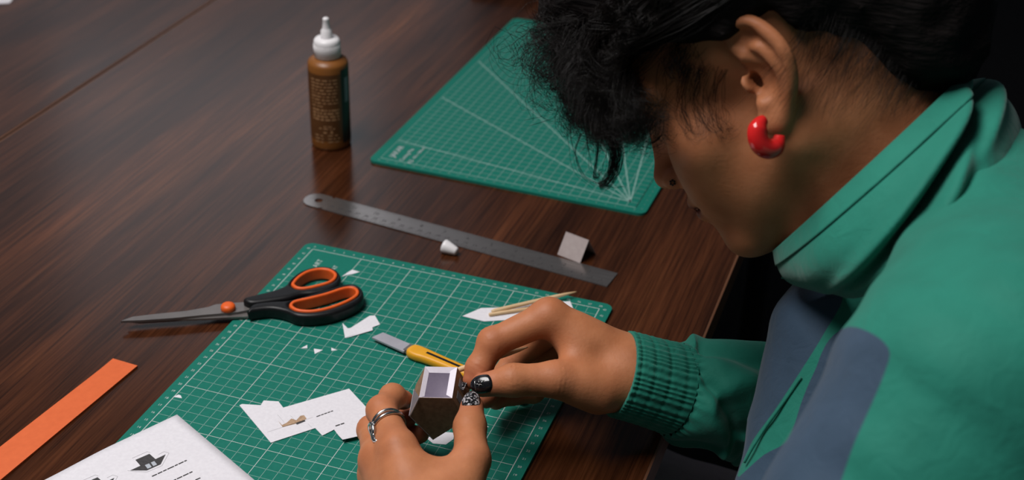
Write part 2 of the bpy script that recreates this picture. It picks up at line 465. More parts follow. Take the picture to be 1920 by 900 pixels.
# ------------------------------------------------------------------ SDF toolkit
def seg_t(P, a, b):
    ab = b-a; return np.clip(((P-a)@ab)/max(ab@ab, 1e-12), 0, 1)
def rcone(P, a, b, ra, rb):
    a = np.asarray(a, float); b = np.asarray(b, float); t_ = seg_t(P, a, b)
    return np.linalg.norm(P-a-t_[:, None]*(b-a), axis=1)-(ra+(rb-ra)*t_)
def ell(P, c, r):
    q = P-np.asarray(c); r = np.asarray(r, float)
    k0 = np.linalg.norm(q/r, axis=1); k1 = np.linalg.norm(q/(r*r), axis=1)+1e-9
    return k0*(k0-1)/k1
def smin(a, b, k):
    h = np.maximum(k-np.abs(a-b), 0)/k; return np.minimum(a, b)-h*h*k*.25
def smax(a, b, k): return -smin(-a, -b, k)
def chain(P, pts, rad, k=.004):
    d = None
    for i in range(len(pts)-1):
        e = rcone(P, pts[i], pts[i+1], rad[i], rad[i+1]); d = e if d is None else smin(d, e, k)
    return d
def poly_sdf(P2, poly):
    poly = np.asarray(poly, float); n = len(poly); d = np.full(len(P2), 1e9); ins = np.zeros(len(P2), bool)
    for i in range(n):
        a, b = poly[i], poly[(i+1) % n]; ab = b-a
        t_ = np.clip(((P2-a)@ab)/(ab@ab+1e-15), 0, 1)
        d = np.minimum(d, np.linalg.norm(P2-a-t_[:, None]*ab, axis=1))
        c = ((a[1] > P2[:, 1]) != (b[1] > P2[:, 1]))
        xi = a[0]+(P2[:, 1]-a[1])*(b[0]-a[0])/((b[1]-a[1]) if abs(b[1]-a[1]) > 1e-12 else 1e-12)
        ins ^= c & (P2[:, 0] < xi)
    return np.where(ins, -d, d)
def smooth_poly(poly, sub=6):
    P = np.asarray(poly, float); n = len(P); out = []
    for i in range(n):
        p0, p1, p2, p3 = P[i-1], P[i], P[(i+1) % n], P[(i+2) % n]
        for k in range(sub):
            t_ = k/sub
            out.append(.5*((2*p1)+(-p0+p2)*t_+(2*p0-5*p1+4*p2-p3)*t_**2+(-p0+3*p1-3*p2+p3)*t_**3))
    return np.array(out)
def spline(P, n):
    P = np.asarray(P, float); m = len(P); out = []
    Q = np.vstack([2*P[0]-P[1], P, 2*P[-1]-P[-2]])
    for s in np.linspace(0, m-1, n):
        i = min(int(s), m-2); t_ = s-i; p0, p1, p2, p3 = Q[i:i+4]
        out.append(.5*((2*p1)+(-p0+p2)*t_+(2*p0-5*p1+4*p2-p3)*t_**2+(-p0+3*p1-3*p2+p3)*t_**3))
    return np.array(out)
def vnoise(P, seed=0):
    Pi = np.floor(P).astype(np.int64); f = P-Pi; f = f*f*(3-2*f)
    def hsh(i, j, k):
        h = (i*374761393+j*668265263+k*2147483647+seed*144665) & 0xffffffff
        h = ((h ^ (h >> 13))*1274126177) & 0xffffffff
        return ((h ^ (h >> 16)) & 0xffff)/65535.0
    i, j, k = Pi.T; r = 0
    for a in (0, 1):
        for b in (0, 1):
            for c in (0, 1):
                w = (f[:, 0] if a else 1-f[:, 0])*(f[:, 1] if b else 1-f[:, 1])*(f[:, 2] if c else 1-f[:, 2])
                r = r+w*hsh(i+a, j+b, k+c)
    return r*2-1
def nets(fn, lo, hi, h, cull=3.0):
    lo = np.asarray(lo, float); n = np.ceil((np.asarray(hi)-lo)/h/4).astype(int)*4+1
    nc = (n-1)//4+1
    g = np.stack(np.meshgrid(*[lo[i]+np.arange(nc[i])*h*4 for i in range(3)], indexing='ij'), -1).reshape(-1, 3)
    c = fn(g).reshape(nc)
    m = np.abs(c) < h*4*cull
    Vf = np.repeat(np.repeat(np.repeat(c, 4, 0), 4, 1), 4, 2)[:n[0], :n[1], :n[2]].astype(np.float32).copy()
    mm = m.copy()
    for ax_ in range(3):
        s = np.roll(mm, 1, ax_); mm = mm | s
    mf = np.repeat(np.repeat(np.repeat(mm, 4, 0), 4, 1), 4, 2)[:n[0], :n[1], :n[2]]
    idx = np.argwhere(mf)
    vals = np.empty(len(idx), np.float32)
    for s in range(0, len(idx), 400000):
        vals[s:s+400000] = fn(lo+idx[s:s+400000]*h)
    Vf[mf] = vals
    neg = Vf < 0
    cnt = np.zeros(tuple(n-1), np.int8)
    for a in (0, 1):
        for b in (0, 1):
            for d in (0, 1): cnt += neg[a:n[0]-1+a, b:n[1]-1+b, d:n[2]-1+d]
    act = (cnt > 0) & (cnt < 8)
    cells = np.argwhere(act); vid = np.full(tuple(n-1), -1, np.int64); vid[act] = np.arange(len(cells))
    acc = np.zeros((len(cells), 3)); w = np.zeros(len(cells))
    for ax_ in range(3):
        o1, o2 = [(1, 2), (0, 2), (0, 1)][ax_]
        for a in (0, 1):
            for b in (0, 1):
                p = cells.copy(); p[:, o1] += a; p[:, o2] += b; q = p.copy(); q[:, ax_] += 1
                va_ = Vf[tuple(p.T)]; vb = Vf[tuple(q.T)]; x = (va_ < 0) != (vb < 0)
                t_ = np.where(x, va_/np.where(x, va_-vb, 1), 0)
                pt = p.astype(float); pt[:, ax_] += t_
                acc[x] += pt[x]; w[x] += 1
    V = lo+(acc/w[:, None])*h
    Fs = []
    for ax_ in range(3):
        sl = [slice(1, n[0]-1), slice(1, n[1]-1), slice(1, n[2]-1)]; sl[ax_] = slice(0, n[ax_]-1)
        sh = list(sl); sh[ax_] = slice(1, n[ax_])
        A = neg[tuple(sl)]; B = neg[tuple(sh)]; x = np.argwhere(A != B)
        if not len(x): continue
        off = np.array([1, 1, 1]); off[ax_] = 0; e = x+off
        o1, o2 = [(1, 2), (2, 0), (0, 1)][ax_]
        def cid(d1, d2):
            q = e.copy(); q[:, o1] -= d1; q[:, o2] -= d2; return vid[tuple(q.T)]
        quad = np.stack([cid(1, 1), cid(0, 1), cid(0, 0), cid(1, 0)], 1)
        flip = ~A[tuple(x.T)]; quad[flip] = quad[flip][:, ::-1]
        Fs.append(quad)
    F = np.vstack(Fs); F = F[(F >= 0).all(1)]
    return V, F
def relax(V, F, it=1, lam=.5):
    E = np.vstack([F[:, [0, 1]], F[:, [1, 2]], F[:, [2, 3]], F[:, [3, 0]]])
    for _ in range(it):
        s = np.zeros_like(V); c = np.zeros(len(V))
        for a, b in ((0, 1), (1, 0)):
            for k in range(3): s[:, k] += np.bincount(E[:, a], V[E[:, b], k], len(V))
            c += np.bincount(E[:, a], minlength=len(V))
        V = V+lam*(s/np.maximum(c, 1)[:, None]-V)
    return V

#@PROPS
# ------------------------------------------------------------------ scissors
def zs(px, o, s): return [(o[0]+x/s, o[1]+y/s) for x, y in px]
S5 = ((440, 480), 6.427)
zt_ = .0155
t = thing('scissors', 'pair of scissors with black handles and orange grips lying across the mat edge', 'scissors', tuple(onz(470, 580, 0)))
def rounded_plate(d2, z, z0, z1, r):
    q = np.abs(z-(z0+z1)/2)-(z1-z0)/2
    a = d2+r; b = q+r
    return np.minimum(np.maximum(a, b), 0)+np.sqrt(np.maximum(a, 0)**2+np.maximum(b, 0)**2)-r
hole_a = plane_pts(zs([(690,320),(760,240),(880,170),(1030,140),(1150,155),(1222,205),(1215,260),(1150,310),(1000,355),(850,385),(750,380),(700,350)], *S5), zt_)
out_a = plane_pts(zs([(120,490),(420,415),(600,350),(670,265),(780,180),(920,128),(1060,112),(1190,135),(1265,200),(1280,270),(1240,345),(1130,400),(960,435),(800,450),(620,500),(280,550),(150,545)], *S5), zt_)
hole_b = plane_pts(zs([(665,580),(720,532),(900,490),(1100,440),(1300,375),(1420,365),(1487,405),(1475,470),(1350,545),(1150,620),(950,660),(780,655),(690,620)], *S5), zt_)
out_b = plane_pts(zs([(250,560),(450,535),(650,522),(900,455),(1100,395),(1300,335),(1440,325),(1535,385),(1550,480),(1480,555),(1330,630),(1130,690),(920,715),(740,705),(600,650),(430,620),(230,640),(160,660),(180,600)], *S5), zt_)
for ho, ou in ((hole_a, out_a), (hole_b, out_b)):
    H = smooth_poly(ho, 4); O_ = smooth_poly(ou, 4)
    lo = np.append(O_.min(0)-.004, .002); hi = np.append(O_.max(0)+.004, .0185)
    def fblk(P, H=H, O_=O_):
        return rounded_plate(np.maximum(poly_sdf(P[:, :2], O_), -poly_sdf(P[:, :2], H)+.0004), P[:, 2], .0035, zt_, .0032)
    V, F = nets(fblk, lo, hi, .0009); V = relax(V, F, 2)
    hd = mk('handle', V, F, M['blackplastic'], t, True)
    def forg(P, H=H):
        d = poly_sdf(P[:, :2], H); return rounded_plate(np.maximum(d-.0006, -d-.0026), P[:, 2], .0042, zt_+.0003, .0012)
    lo = np.append(H.min(0)-.004, .002); hi = np.append(H.max(0)+.004, .0185)
    V, F = nets(forg, lo, hi, .0007); V = relax(V, F, 2)
    mk('grip_lining', V, F, M['orangerubber'], hd, True)
tip = onz(227, 600, .006); 
S4 = ((220, 490), 6.925)
bl = zs([(45,770),(200,716),(500,680),(900,640),(1180,590),(1280,555),(1400,545),(1662,525),(1900,545),(1850,600),(1560,655),(1100,695),(700,735),(300,762)], *S4)
mb = MB(); mb.prism(plane_pts(bl, .009), lambda x, y: .0066, lambda x, y: .0088); mb.build('blade', M['bladesteel'], t)
bl2 = zs([(120,775),(500,735),(1000,700),(1500,665),(1680,660),(1700,720),(1300,740),(800,760),(300,790)], *S4)
mb = MB(); mb.prism(plane_pts(bl2, .006), .0045, .0064); mb.build('blade', M['bladesteel'], t)
pc = onz(428, 580, .0088)
MB().lathe([(.0060, 0), (.0064, .001), (.0062, .0035), (.0050, .0050), (.0024, .0056), (.0003, .0057)], pc, 28).build('pivot_cap', M['orangerubber'], t, True)

# ------------------------------------------------------------------ orange strip, printed sheets, scraps
def paper_poly(name, px, z, label, cat, mat='paper', th=.0003, group=None, zt=None):
    mb = MB(); poly = plane_pts(px, z)
    if zt: mb.prism(poly, lambda x, y: z+zt(x, y), lambda x, y: z+th+zt(x, y))
    else: mb.prism(poly, z, z+th)
    o = mb.build(name, M[mat]); tag(o, label, cat, group); return o
a, b = onz(258, 686.5, .001), onz(2, 900, .001); dirn = (b-a)/np.linalg.norm(b-a)
c, d = onz(212, 673, .001), onz(188, 693, .001); e_ = onz(0, 839, .001)
far1 = b+dirn*.09; far2 = e_+dirn*.17
mb = MB(); mb.prism([tuple(p[:2]) for p in (c, a, b, far1, far2, e_, d)], .0, .0016)
o = mb.build('orange_strip', M['orangecard']); tag(o, 'long orange card strip lying on the dark wood', 'card strip')

K = onz(332, 777, .0035)[:2]; e1 = nrm(onz(485, 900, .0035)[:2]-K); e2_ = nrm(onz(65, 898, .0035)[:2]-K)
e2 = np.array([e1[1], -e1[0]]); 
if e2@e2_ < 0: e2 = -e2
e2 = nrm(e2+e2_); e1 = np.array([-e2[1], e2[0]]) if np.array([-e2[1], e2[0]])@e1 > 0 else np.array([e2[1], -e2[0]])
def sheet_z(x, y):
    d = max(-.0105-x, x-.2905, -.0105-y, 0); s = min(d/.03, 1.0); s = s*s*(3-2*s)
    return .0032*(1-s)+.0003*s
SW, SL, nx_, ny_ = .21, .297, 28, 40
def fs(x, y): p = K+e1*x+e2*y; return p
V = []; F = []
for side in (1, 0):
    for j in range(ny_+1):
        for i in range(nx_+1):
            p = fs(SW*i/nx_, SL*j/ny_); V.append((p[0], p[1], sheet_z(*p)+.00025*side))
n1_ = (nx_+1)*(ny_+1)
for j in range(ny_):
    for i in range(nx_):
        q = j*(nx_+1)+i; F += [(q, q+nx_+1, q+nx_+2, q+1), (n1_+q, n1_+q+1, n1_+q+nx_+2, n1_+q+nx_+1)]
bd = [i for i in range(nx_+1)]+[(j+1)*(nx_+1)+nx_ for j in range(ny_)]+[ny_*(nx_+1)+nx_-1-i for i in range(nx_)]+[(ny_-1-j)*(nx_+1) for j in range(ny_-1)]
for i in range(len(bd)): p, q = bd[i], bd[(i+1) % len(bd)]; F.append((p, q, n1_+q, n1_+p))
t = thing('printed_sheet', 'white sheet printed with dark roof cut-outs in the bottom left corner', 'paper sheet', (*fs(SW/2, SL/2), 0))
mk('paper', V, F, M['paper'], t, True)
def sheet_poly(px, mat, nm, dz=.0004):
    poly = plane_pts(px, .0035); mb = MB()
    n = len(poly); mb.add([(x, y, sheet_z(x, y)+dz) for x, y in poly], [tuple(range(n))]); 
    A = sum(poly[i][0]*poly[(i+1) % n][1]-poly[(i+1) % n][0]*poly[i][1] for i in range(n))
    if A < 0: mb.F = [f[::-1] for f in mb.F]
    return mb
S6 = ((60, 760), 5.647)
roof = [(1095,578),(1243,514),(1308,570),(1415,520),(1362,625),(1215,690),(1040,690),(1148,640)]
w1 = [(1195,635),(1240,617),(1268,655),(1225,673)]; w2 = [(1258,608),(1295,592),(1325,628),(1285,646)]
for k, (dx, dy, sc) in enumerate(((0, 0, 1), (-555, 248, 1.03))):
    f = lambda L: zs([((x-1040)*sc+1040+dx, (y-514)*sc+514+dy) for x, y in L], *S6)
    sheet_poly(f(roof), 'darkroof', 'roof').build('roof_print', M['darkroof'], t)
    for w in (w1, w2): sheet_poly(f(w), 'windowprint', 'w', .0005).build('window_print', M['windowprint'], t)
    g = MB()
    for L in ([(1060,560),(1220,490),(1250,500)], [(1340,520),(1400,490),(1450,505),(1375,640),(1220,705),(1080,700),(1010,690)]):
        P_ = plane_pts(f(L), .0035)
        for i in range(len(P_)-1): line(g, P_[i], P_[i+1], .0003, 0)
    g.V = [(x, y, sheet_z(x, y)+.0004) for x, y, z in g.V]; g.build('fold_line_print', M['dash'], t)
txt = MB(); rng = random.Random(9)
for (x0, y0, x1, y1) in ((1270,753,1638,582), (1490,800,1718,693), (1600,850,1800,760)):
    a, b = [np.array(p) for p in plane_pts(zs([(x0,y0),(x1,y1)], *S6), .0035)]
    L = np.linalg.norm(b-a); s = 0; dr = (b-a)/L
    while s < L-.001:
        w = min(rng.uniform(.0025, .006), L-s); line(txt, a+dr*s, a+dr*(s+w), .0011, .0); s += w+.0006
txt.V = [(x, y, sheet_z(x, y)+.0004) for x, y, z in txt.V]
txt.build('caption_print', M['ink'], t)

PZ = MATH+.0003
S7 = ((440, 700), 4.5)
t = thing('cut_card', 'white card with cut corners and small brown house print beside the ringed hand', 'card', tuple(onz(570, 780, PZ)))
cutp = plane_pts(zs([(40,272),(62,262),(220,272),(245,232),(370,240),(410,292),(965,132),(1135,315),(1200,420),(1130,470),(1040,470),(838,478),(740,528),(680,465),(305,588)], *S7), PZ)
MB().prism(cutp, PZ, PZ+.0004).build('card_sheet', M['paper'], t)
fl = plane_pts(zs([(838,478),(1040,440),(1130,500),(1040,540),(985,560),(915,568)], *S7), PZ)
mid = np.array(fl[0])
mb = MB(); A_, B_ = np.array(plane_pts(zs([(835,470), (1045,430)], *S7), PZ)); C_, D_ = np.array(plane_pts(zs([(912,566), (1060,533)], *S7), .006))
nn = 8; V = []; F = []
for i in range(nn+1):
    s = i/nn
    for q0, q1 in ((A_, C_), (B_, D_)):
        p = q0*(1-s)+q1*s; V.append((p[0], p[1], PZ+.0005+.0030*s*s))
for i in range(nn): F.append((2*i, 2*i+1, 2*i+3, 2*i+2))
V += [(x, y, z-.0003) for x, y, z in V]; F += [tuple(k+2*nn+2 for k in f[::-1]) for f in F]
mk('curled_tab', V, F, M['paper'], t, True)
tp = plane_pts(zs([(365,402),(400,440),(440,420),(480,385),(520,400),(555,362),(585,357),(607,385),(590,400),(520,428),(405,458),(385,430)], *S7), PZ)
def flat(poly, z):
    mb = MB(); n = len(poly); A = sum(poly[i][0]*poly[(i+1) % n][1]-poly[(i+1) % n][0]*poly[i][1] for i in range(n))
    mb.add([(x, y, z) for x, y in poly], [tuple(range(n)) if A > 0 else tuple(range(n))[::-1]]); return mb
flat(tp, PZ+.0005).build('house_print', M['tanprint'], t)
flat(plane_pts(zs([(515,425),(525,437),(598,408),(590,398)], *S7), PZ), PZ+.00055).build('door_print', M['darkroof'], t)
txt = MB()
for (x0, y0, x1, y1) in ((690,370,830,320), (850,450,925,425)):
    a, b = [np.array(p) for p in plane_pts(zs([(x0,y0),(x1,y1)], *S7), PZ)]; L = np.linalg.norm(b-a); s = 0; dr = (b-a)/L
    while s < L-.0008:
        w = min(rng.uniform(.002, .004), L-s); line(txt, a+dr*s, a+dr*(s+w), .0009, PZ+.0006 if x0 < 800 else PZ+.0008); s += w+.0005
txt.build('caption_print', M['ink'], t)
g = MB(); 
for L in ([(275,500),(660,375)], [(360,350),(420,420)], [(470,360),(500,390)], [(620,430),(650,460)]):
    P_ = plane_pts(zs(L, *S7), PZ); line(g, P_[0], P_[1], .0003, PZ+.0005)
g.build('fold_line_print', M['dash'], t)

G = 'paper offcuts on the green mat'
S8 = ((560, 600), 5.625); S1 = ((540, 440), 9.0); S3 = ((220, 680), 6.0)
paper_poly('paper_scrap', [(642,606),(647,611),(652,616),(657,615.5),(693,592.5),(703,592),(712.5,608.6),(647,634)], PZ, 'white notched paper offcut between the scissors and the yellow knife', 'paper scrap', group=G)
paper_poly('paper_scrap', [(662,628.5),(698,613.5),(699,619.5),(648,634.5)], PZ+.0004, 'thin white paper strip lying over the notched offcut', 'paper scrap', group=G)
paper_poly('paper_scrap', zs([(25,300),(90,265),(92,300)], *S8), MATH, 'tiny white paper triangle, leftmost of the three above the cut card', 'paper scrap', group=G)
paper_poly('paper_scrap', zs([(160,305),(255,318),(170,360)], *S8), MATH, 'tiny white paper triangle, middle and largest of the row of three', 'paper scrap', group=G)
paper_poly('paper_scrap', zs([(345,295),(375,308),(410,320),(345,327)], *S8), MATH, 'tiny white paper triangle, rightmost of the three above the cut card', 'paper scrap', group=G)
paper_poly('paper_scrap', zs([(905,712),(1000,645),(1080,595),(1210,632),(1090,668),(1000,680)], *S1), MATH, 'pointed white paper sliver beside the upper scissor loop', 'paper scrap', group=G)
paper_poly('paper_scrap', zs([(628,387),(690,362),(715,372),(726,402)], *S3), MATH, 'tiny white paper triangle on the left border of the mat', 'paper scrap', group=G)
paper_poly('paper_scrap', [(906,798),(912,799),(917,801),(910,801.5)], MATH, 'minute white paper fleck right of the ringed hand', 'paper scrap', group=G)
paper_poly('paper_scrap', [(800,822),(826,810),(852,812),(850,824),(836,834),(812,832)], MATH, 'white paper offcut under the paper house', 'paper scrap', group=G)
paper_poly('paper_strip', [(867,593),(902,578),(945,577),(1010,569),(1048,567),(1069,565),(1079,590),(1000,599),(940,601),(908,603)], PZ, 'pointed white paper strip under the loose wooden sticks', 'paper strip')
# ------------------------------------------------------------------ sticks
def stick(a, b, r0, r1, label, tipped=True, flatk=1.0):
    a = np.asarray(a, float); b = np.asarray(b, float)
    pts = [a+(b-a)*s for s in (0, .03, .3, .72, .88, .97, 1)]
    rr = [r0*.75, r0, r0, r0*.95, r0*.72 if tipped else r0*.9, r0*.35 if tipped else r0*.9, r1]
    mb = MB(); mb.tube(pts, rr, 12); o = mb.build('wooden_stick', M['birch'], None, True); tag(o, label, 'wooden stick', 'small wooden sticks'); return o
stick(onz(922, 584, .0068), onz(1081, 547, .0085), .0019, .0004, 'pointed birch stick poking out behind the upper hand, on white paper')
stick(onz(917, 590, .0052), onz(1004, 577, .0052), .0017, .0012, 'short birch stick lying under the longer one on white paper', False)
# ------------------------------------------------------------------ yellow craft knife
ka, kb = onz(705, 630, .006), onz(984, 750, .006)
kx = nrm((kb-ka)[:2]); ky = np.array([-kx[1], kx[0]]); KL = np.linalg.norm((kb-ka)[:2])
def fk(x, y): return tuple(ka[:2]+kx*x+ky*y)
t = thing('craft_knife', 'craft knife with grey blade and yellow handle under the upper hand', 'knife', (*fk(KL/2, 0), MATH))
MB().prism([fk(*p) for p in ((0, -.0055), (.003, .0058), (.0345, .0058), (.0345, -.0062))], .0062, .0078).build('blade', M['knifesteel'], t)
MB().prism([fk(*p) for p in ((.033, -.0045), (.033, .0045), (.040, .0045), (.040, -.0045))], .0052, .0088).build('collar', M['bladesteel'], t)
hp = smooth_poly([(.036, -.0035), (.039, -.0075), (.046, -.0085), (.055, -.0070), (.075, -.0060), (.11, -.0058), (KL-.006, -.0056), (KL, -.0035), (KL, .0035), (KL-.006, .0056), (.11, .0058), (.07, .0060), (.05, .0066), (.041, .0060), (.037, .0040)], 4)
HP = np.array([fk(*p) for p in hp])
V, F = nets(lambda P: rounded_plate(poly_sdf(P[:, :2], HP), P[:, 2], MATH+.0004, .0115, .003), np.append(HP.min(0)-.003, .001), np.append(HP.max(0)+.003, .0145), .0010)
hd = mk('handle', relax(V, F, 2), F, M['yellow'], t, True)
MB().prism([fk(*p) for p in ((.054, -.0012), (.054, .0012), (.10, .0012), (.10, -.0012))], .0110, .0117).build('slider_slot', M['blackplastic'], hd)

# ------------------------------------------------------------------ far corner things
wp = [onz(-40, -40), onz(-20, -25), onz(25, -2), onz(18, 6), onz(-30, 9)]
MB().prism([tuple(p[:2]) for p in wp], 0, .0004).build('loose_paper', M['paper'])
tag(bpy.data.objects['loose_paper'], 'white paper corner on the far table at the top left', 'paper')
c = onz(948, -12, .0)
mb = MB()
P_ = rrect(-.055, .055, -.045, .045, .012)
mb.prism([(c[0]+x, c[1]+y+.045) for x, y in P_], 0, .02)
o = mb.build('black_case', M['blackplastic']); tag(o, 'black flat case at the far end of the table above the far mat', 'case')

#@PERSON
# ================================================================== person
HA = -.82*CR[0]+.57*CR[1]; HA = nrm(HA); HD = nrm(.57*CR[0]+.82*CR[1])
YAW = math.radians(26)
HX = math.cos(YAW)*HA+math.sin(YAW)*CR[2]; HZ = -HD; HY = np.cross(HZ, HX)
HB = np.stack([HX, HY, HZ])                      # rows: forward, left, up of the head
EARP = at(1418, 152, .85); EY = .070
HO = EARP-HY*EY
def h2w(p): return HO+np.asarray(p)@HB
def w2h(P): return (P-HO)@HB.T

def skin_mat():
    m, nt, b = mat_base('skin', (.42, .19, .10), .52, 0, .28)
    n = N(nt, 'ShaderNodeTexNoise', i_Scale=1.0, i_Detail=5.0); nt.links.new(coords(nt, (55,)*3), n.inputs['Vector'])
    c = ramp(nt, n.outputs[0], [(.3, (.43, .156, .066)), (.7, (.53, .208, .095))])
    lip = N(nt, 'ShaderNodeAttribute', attribute_name='lip')
    mx = N(nt, 'ShaderNodeMix', data_type='RGBA'); nt.links.new(lip.outputs['Fac'], mx.inputs[0]); nt.links.new(c, mx.inputs[6]); mx.inputs[7].default_value = (.24, .06, .045, 1)
    fl = N(nt, 'ShaderNodeAttribute', attribute_name='flush')
    mx2 = N(nt, 'ShaderNodeMix', data_type='RGBA'); nt.links.new(fl.outputs['Fac'], mx2.inputs[0]); nt.links.new(mx.outputs[2], mx2.inputs[6]); mx2.inputs[7].default_value = (.44, .12, .065, 1)
    nt.links.new(mx2.outputs[2], b.inputs['Base Color'])
    b.inputs['Subsurface Weight'].default_value = .12; b.inputs['Subsurface Radius'].default_value = (.006, .0025, .0012); b.inputs['Subsurface Scale'].default_value = 1.0
    n2 = N(nt, 'ShaderNodeTexNoise', i_Scale=1.0, i_Detail=4.0); nt.links.new(coords(nt, (420,)*3), n2.inputs['Vector'])
    bp = N(nt, 'ShaderNodeBump', i_Strength=.3, i_Distance=.0006); nt.links.new(n2.outputs[0], bp.inputs['Height']); nt.links.new(bp.outputs[0], b.inputs['Normal'])
    return m
def fabric(name, c0, c1):
    m, nt, b = mat_base(name, c0, .72, 0, .25)
    n = N(nt, 'ShaderNodeTexNoise', i_Scale=1.0, i_Detail=5.0); nt.links.new(coords(nt, (35,)*3), n.inputs['Vector'])
    nt.links.new(ramp(nt, n.outputs[0], [(.3, c0), (.7, c1)]), b.inputs['Base Color'])
    b.inputs['Sheen Weight'].default_value = .15
    n1 = N(nt, 'ShaderNodeTexNoise', i_Scale=1.0, i_Detail=4.0, i_Distortion=.8); nt.links.new(coords(nt, (70,)*3), n1.inputs['Vector'])
    n2 = N(nt, 'ShaderNodeTexNoise', i_Scale=1.0, i_Detail=2.0); nt.links.new(coords(nt, (1400,)*3), n2.inputs['Vector'])
    b1 = N(nt, 'ShaderNodeBump', i_Strength=.35, i_Distance=.003); nt.links.new(n1.outputs[0], b1.inputs['Height'])
    b2 = N(nt, 'ShaderNodeBump', i_Strength=.25, i_Distance=.0005); nt.links.new(n2.outputs[0], b2.inputs['Height'])
    nt.links.new(b1.outputs[0], b2.inputs['Normal']); nt.links.new(b2.outputs[0], b.inputs['Normal'])
    return m
M['skin'] = skin_mat()
M['green'] = fabric('green_nylon', (.0105, .178, .125), (.0135, .205, .145))
M['slate'] = fabric('slate_nylon', (.032, .062, .102), (.040, .074, .122))
M['mauve'] = fabric('mauve_cotton', (.46, .33, .36), (.52, .38, .41))
M['hair'] = mat_base('black_hair', (.0055, .0038, .0032), .42, 0, .25)[0]
M['haircap'] = noise_mat('hair_mass', (.004, .003, .003), (.009, .0065, .006), (60, 60, 400), .75, .6, spec=.12, bscale=(40, 400, 400), bdist=.003)
M['eye'] = mat_base('eye_white', (.7, .66, .62), .2)[0]
M['nailblack'] = noise_mat('black_nail_varnish', (.006, .006, .008), (.014, .013, .015), (300,)*3, .18, spec=.6)
M['nailpale'], nt_, b_ = mat_base('glitter_nail_varnish', (.05, .05, .05), .18, .35, .6)
n_ = N(nt_, 'ShaderNodeTexNoise', i_Scale=1.0, i_Detail=2.0); nt_.links.new(coords(nt_, (520,)*3), n_.inputs['Vector'])
nt_.links.new(ramp(nt_, n_.outputs[0], [(.40, (.012, .012, .014)), (.52, (.03, .03, .032)), (.58, (.62, .58, .60))]), b_.inputs['Base Color'])
M['nailnude'] = mat_base('nail_base', (.5, .33, .28), .25)[0]

# ---- collar frame
CF, CB, CL = at(1449, 472, .945), at(1802, 146, .90), at(1628, 312, .832)
cc = (CF+CB)/2; ca = (CF-CB)/2; cb = CL-cc
BF, BB, BL = at(1535, 532, .95), at(1915, 252, .90), at(1742, 452, .785)
bc_ = (BF+BB)/2; ba = (BF-BB)/2; bb = BL-bc_
def rimp(ph): return cc+ca*math.cos(ph)+cb*math.sin(ph)
def basep(ph): return bc_+ba*math.cos(ph)+bb*math.sin(ph)
SHL = at(1836, 790, .715); SHR = np.array([.585, .455, .12])
ELL = np.array([.475, -.095, .062]); WRL = at(800, 985, .93)
ELR = np.array([.555, .405, -.03]); WRR = at(1185, 702, 1.052)
CHEST = np.array([.585, .28, .10]); PELV = np.array([.70, .28, -.20])
NECK0 = h2w((-.028, 0, -.03)); NECK1 = np.array([.552, .272, .222])

# ---- head
def P_(*a): return np.array(a, float)
ear_zoom = lambda L: [np.array([1340+x/3.105, 20+y/3.105]) for x, y in L]
def ear_local(px, yoff=0.):
    d = px-np.array([1415.7, 152.0]); a = d@np.array([-.82, .57]); dn = d@np.array([.57, .82])
    f = a*.85/2626/.95; u = -dn*.85/2626
    return np.array([f, EY+.002+.42*max(0., -f-.004)+yoff, u])
helix = spline([ear_local(p) for p in ear_zoom([(165,262),(120,215),(88,160),(100,92),(165,62),(240,75),(320,128),(385,198),(430,285),(445,380),(436,470),(412,560),(375,635)])], 40)
antihelix = spline([ear_local(p, .001) for p in ear_zoom([(215,190),(290,230),(345,300),(372,380),(360,455),(315,500),(285,535)])], 18)
crus = spline([ear_local(p, -.001) for p in ear_zoom([(165,262),(215,285),(280,310)])], 6)
lobe = ear_local(ear_zoom([(350,605)])[0]); lobe2 = ear_local(ear_zoom([(325,650)])[0])
canal = ear_local(ear_zoom([(236,415)])[0]); tragus = ear_local(ear_zoom([(198,425)])[0]); antitr = ear_local(ear_zoom([(285,525)])[0])
conchac = ear_local(ear_zoom([(270,400)])[0]); scapha = ear_local(ear_zoom([(180,150)])[0])
earmid = ear_local(ear_zoom([(290,330)])[0])
def ear_blend(S, d):
    e = None
    for i in range(len(helix)-1):
        r0 = .0034+.0012*math.sin(math.pi*i/(len(helix)-1)); q = rcone(S, helix[i], helix[i+1], r0, r0); e = q if e is None else np.minimum(e, q)
    n_ear = nrm(np.array([.36, 1, 0]))
    dish = np.maximum(np.abs((S-earmid)@n_ear+.003)-.0022, np.linalg.norm((S-earmid)-((S-earmid)@n_ear)[:, None]*n_ear-0, axis=1)-.030)
    inner = poly_ear(S)
    dish = np.maximum(np.abs((S-earmid)@n_ear+.003)-.0024, inner)
    e = smin(e, dish, .004)
    e = smin(e, chain(S, list(antihelix), [.0030]*len(antihelix), .002), .005)
    e = smin(e, chain(S, list(crus), [.0022]*len(crus), .002), .004)
    e = smin(e, ell(S, lobe, (.0085, .0042, .0105)), .006); e = smin(e, ell(S, lobe2, (.0065, .0036, .0075)), .006)
    e = smin(e, ell(S, tragus, (.0045, .0046, .0065)), .005); e = smin(e, ell(S, antitr, (.0040, .0036, .0040)), .004)
    e = smax(e, -ell(S, conchac+P_(.0, .0065, 0), (.0085, .0085, .0115)), .006)
    e = smax(e, -ell(S, scapha+P_(.002, .006, 0), (.0090, .0075, .0060)), .004)
    d = smin(d, e, .006)
    d = smax(d, -ell(S, canal+P_(0, .002, 0), (.0030, .014, .0068)), .003)
    return d
ZF = .91       # short lower face
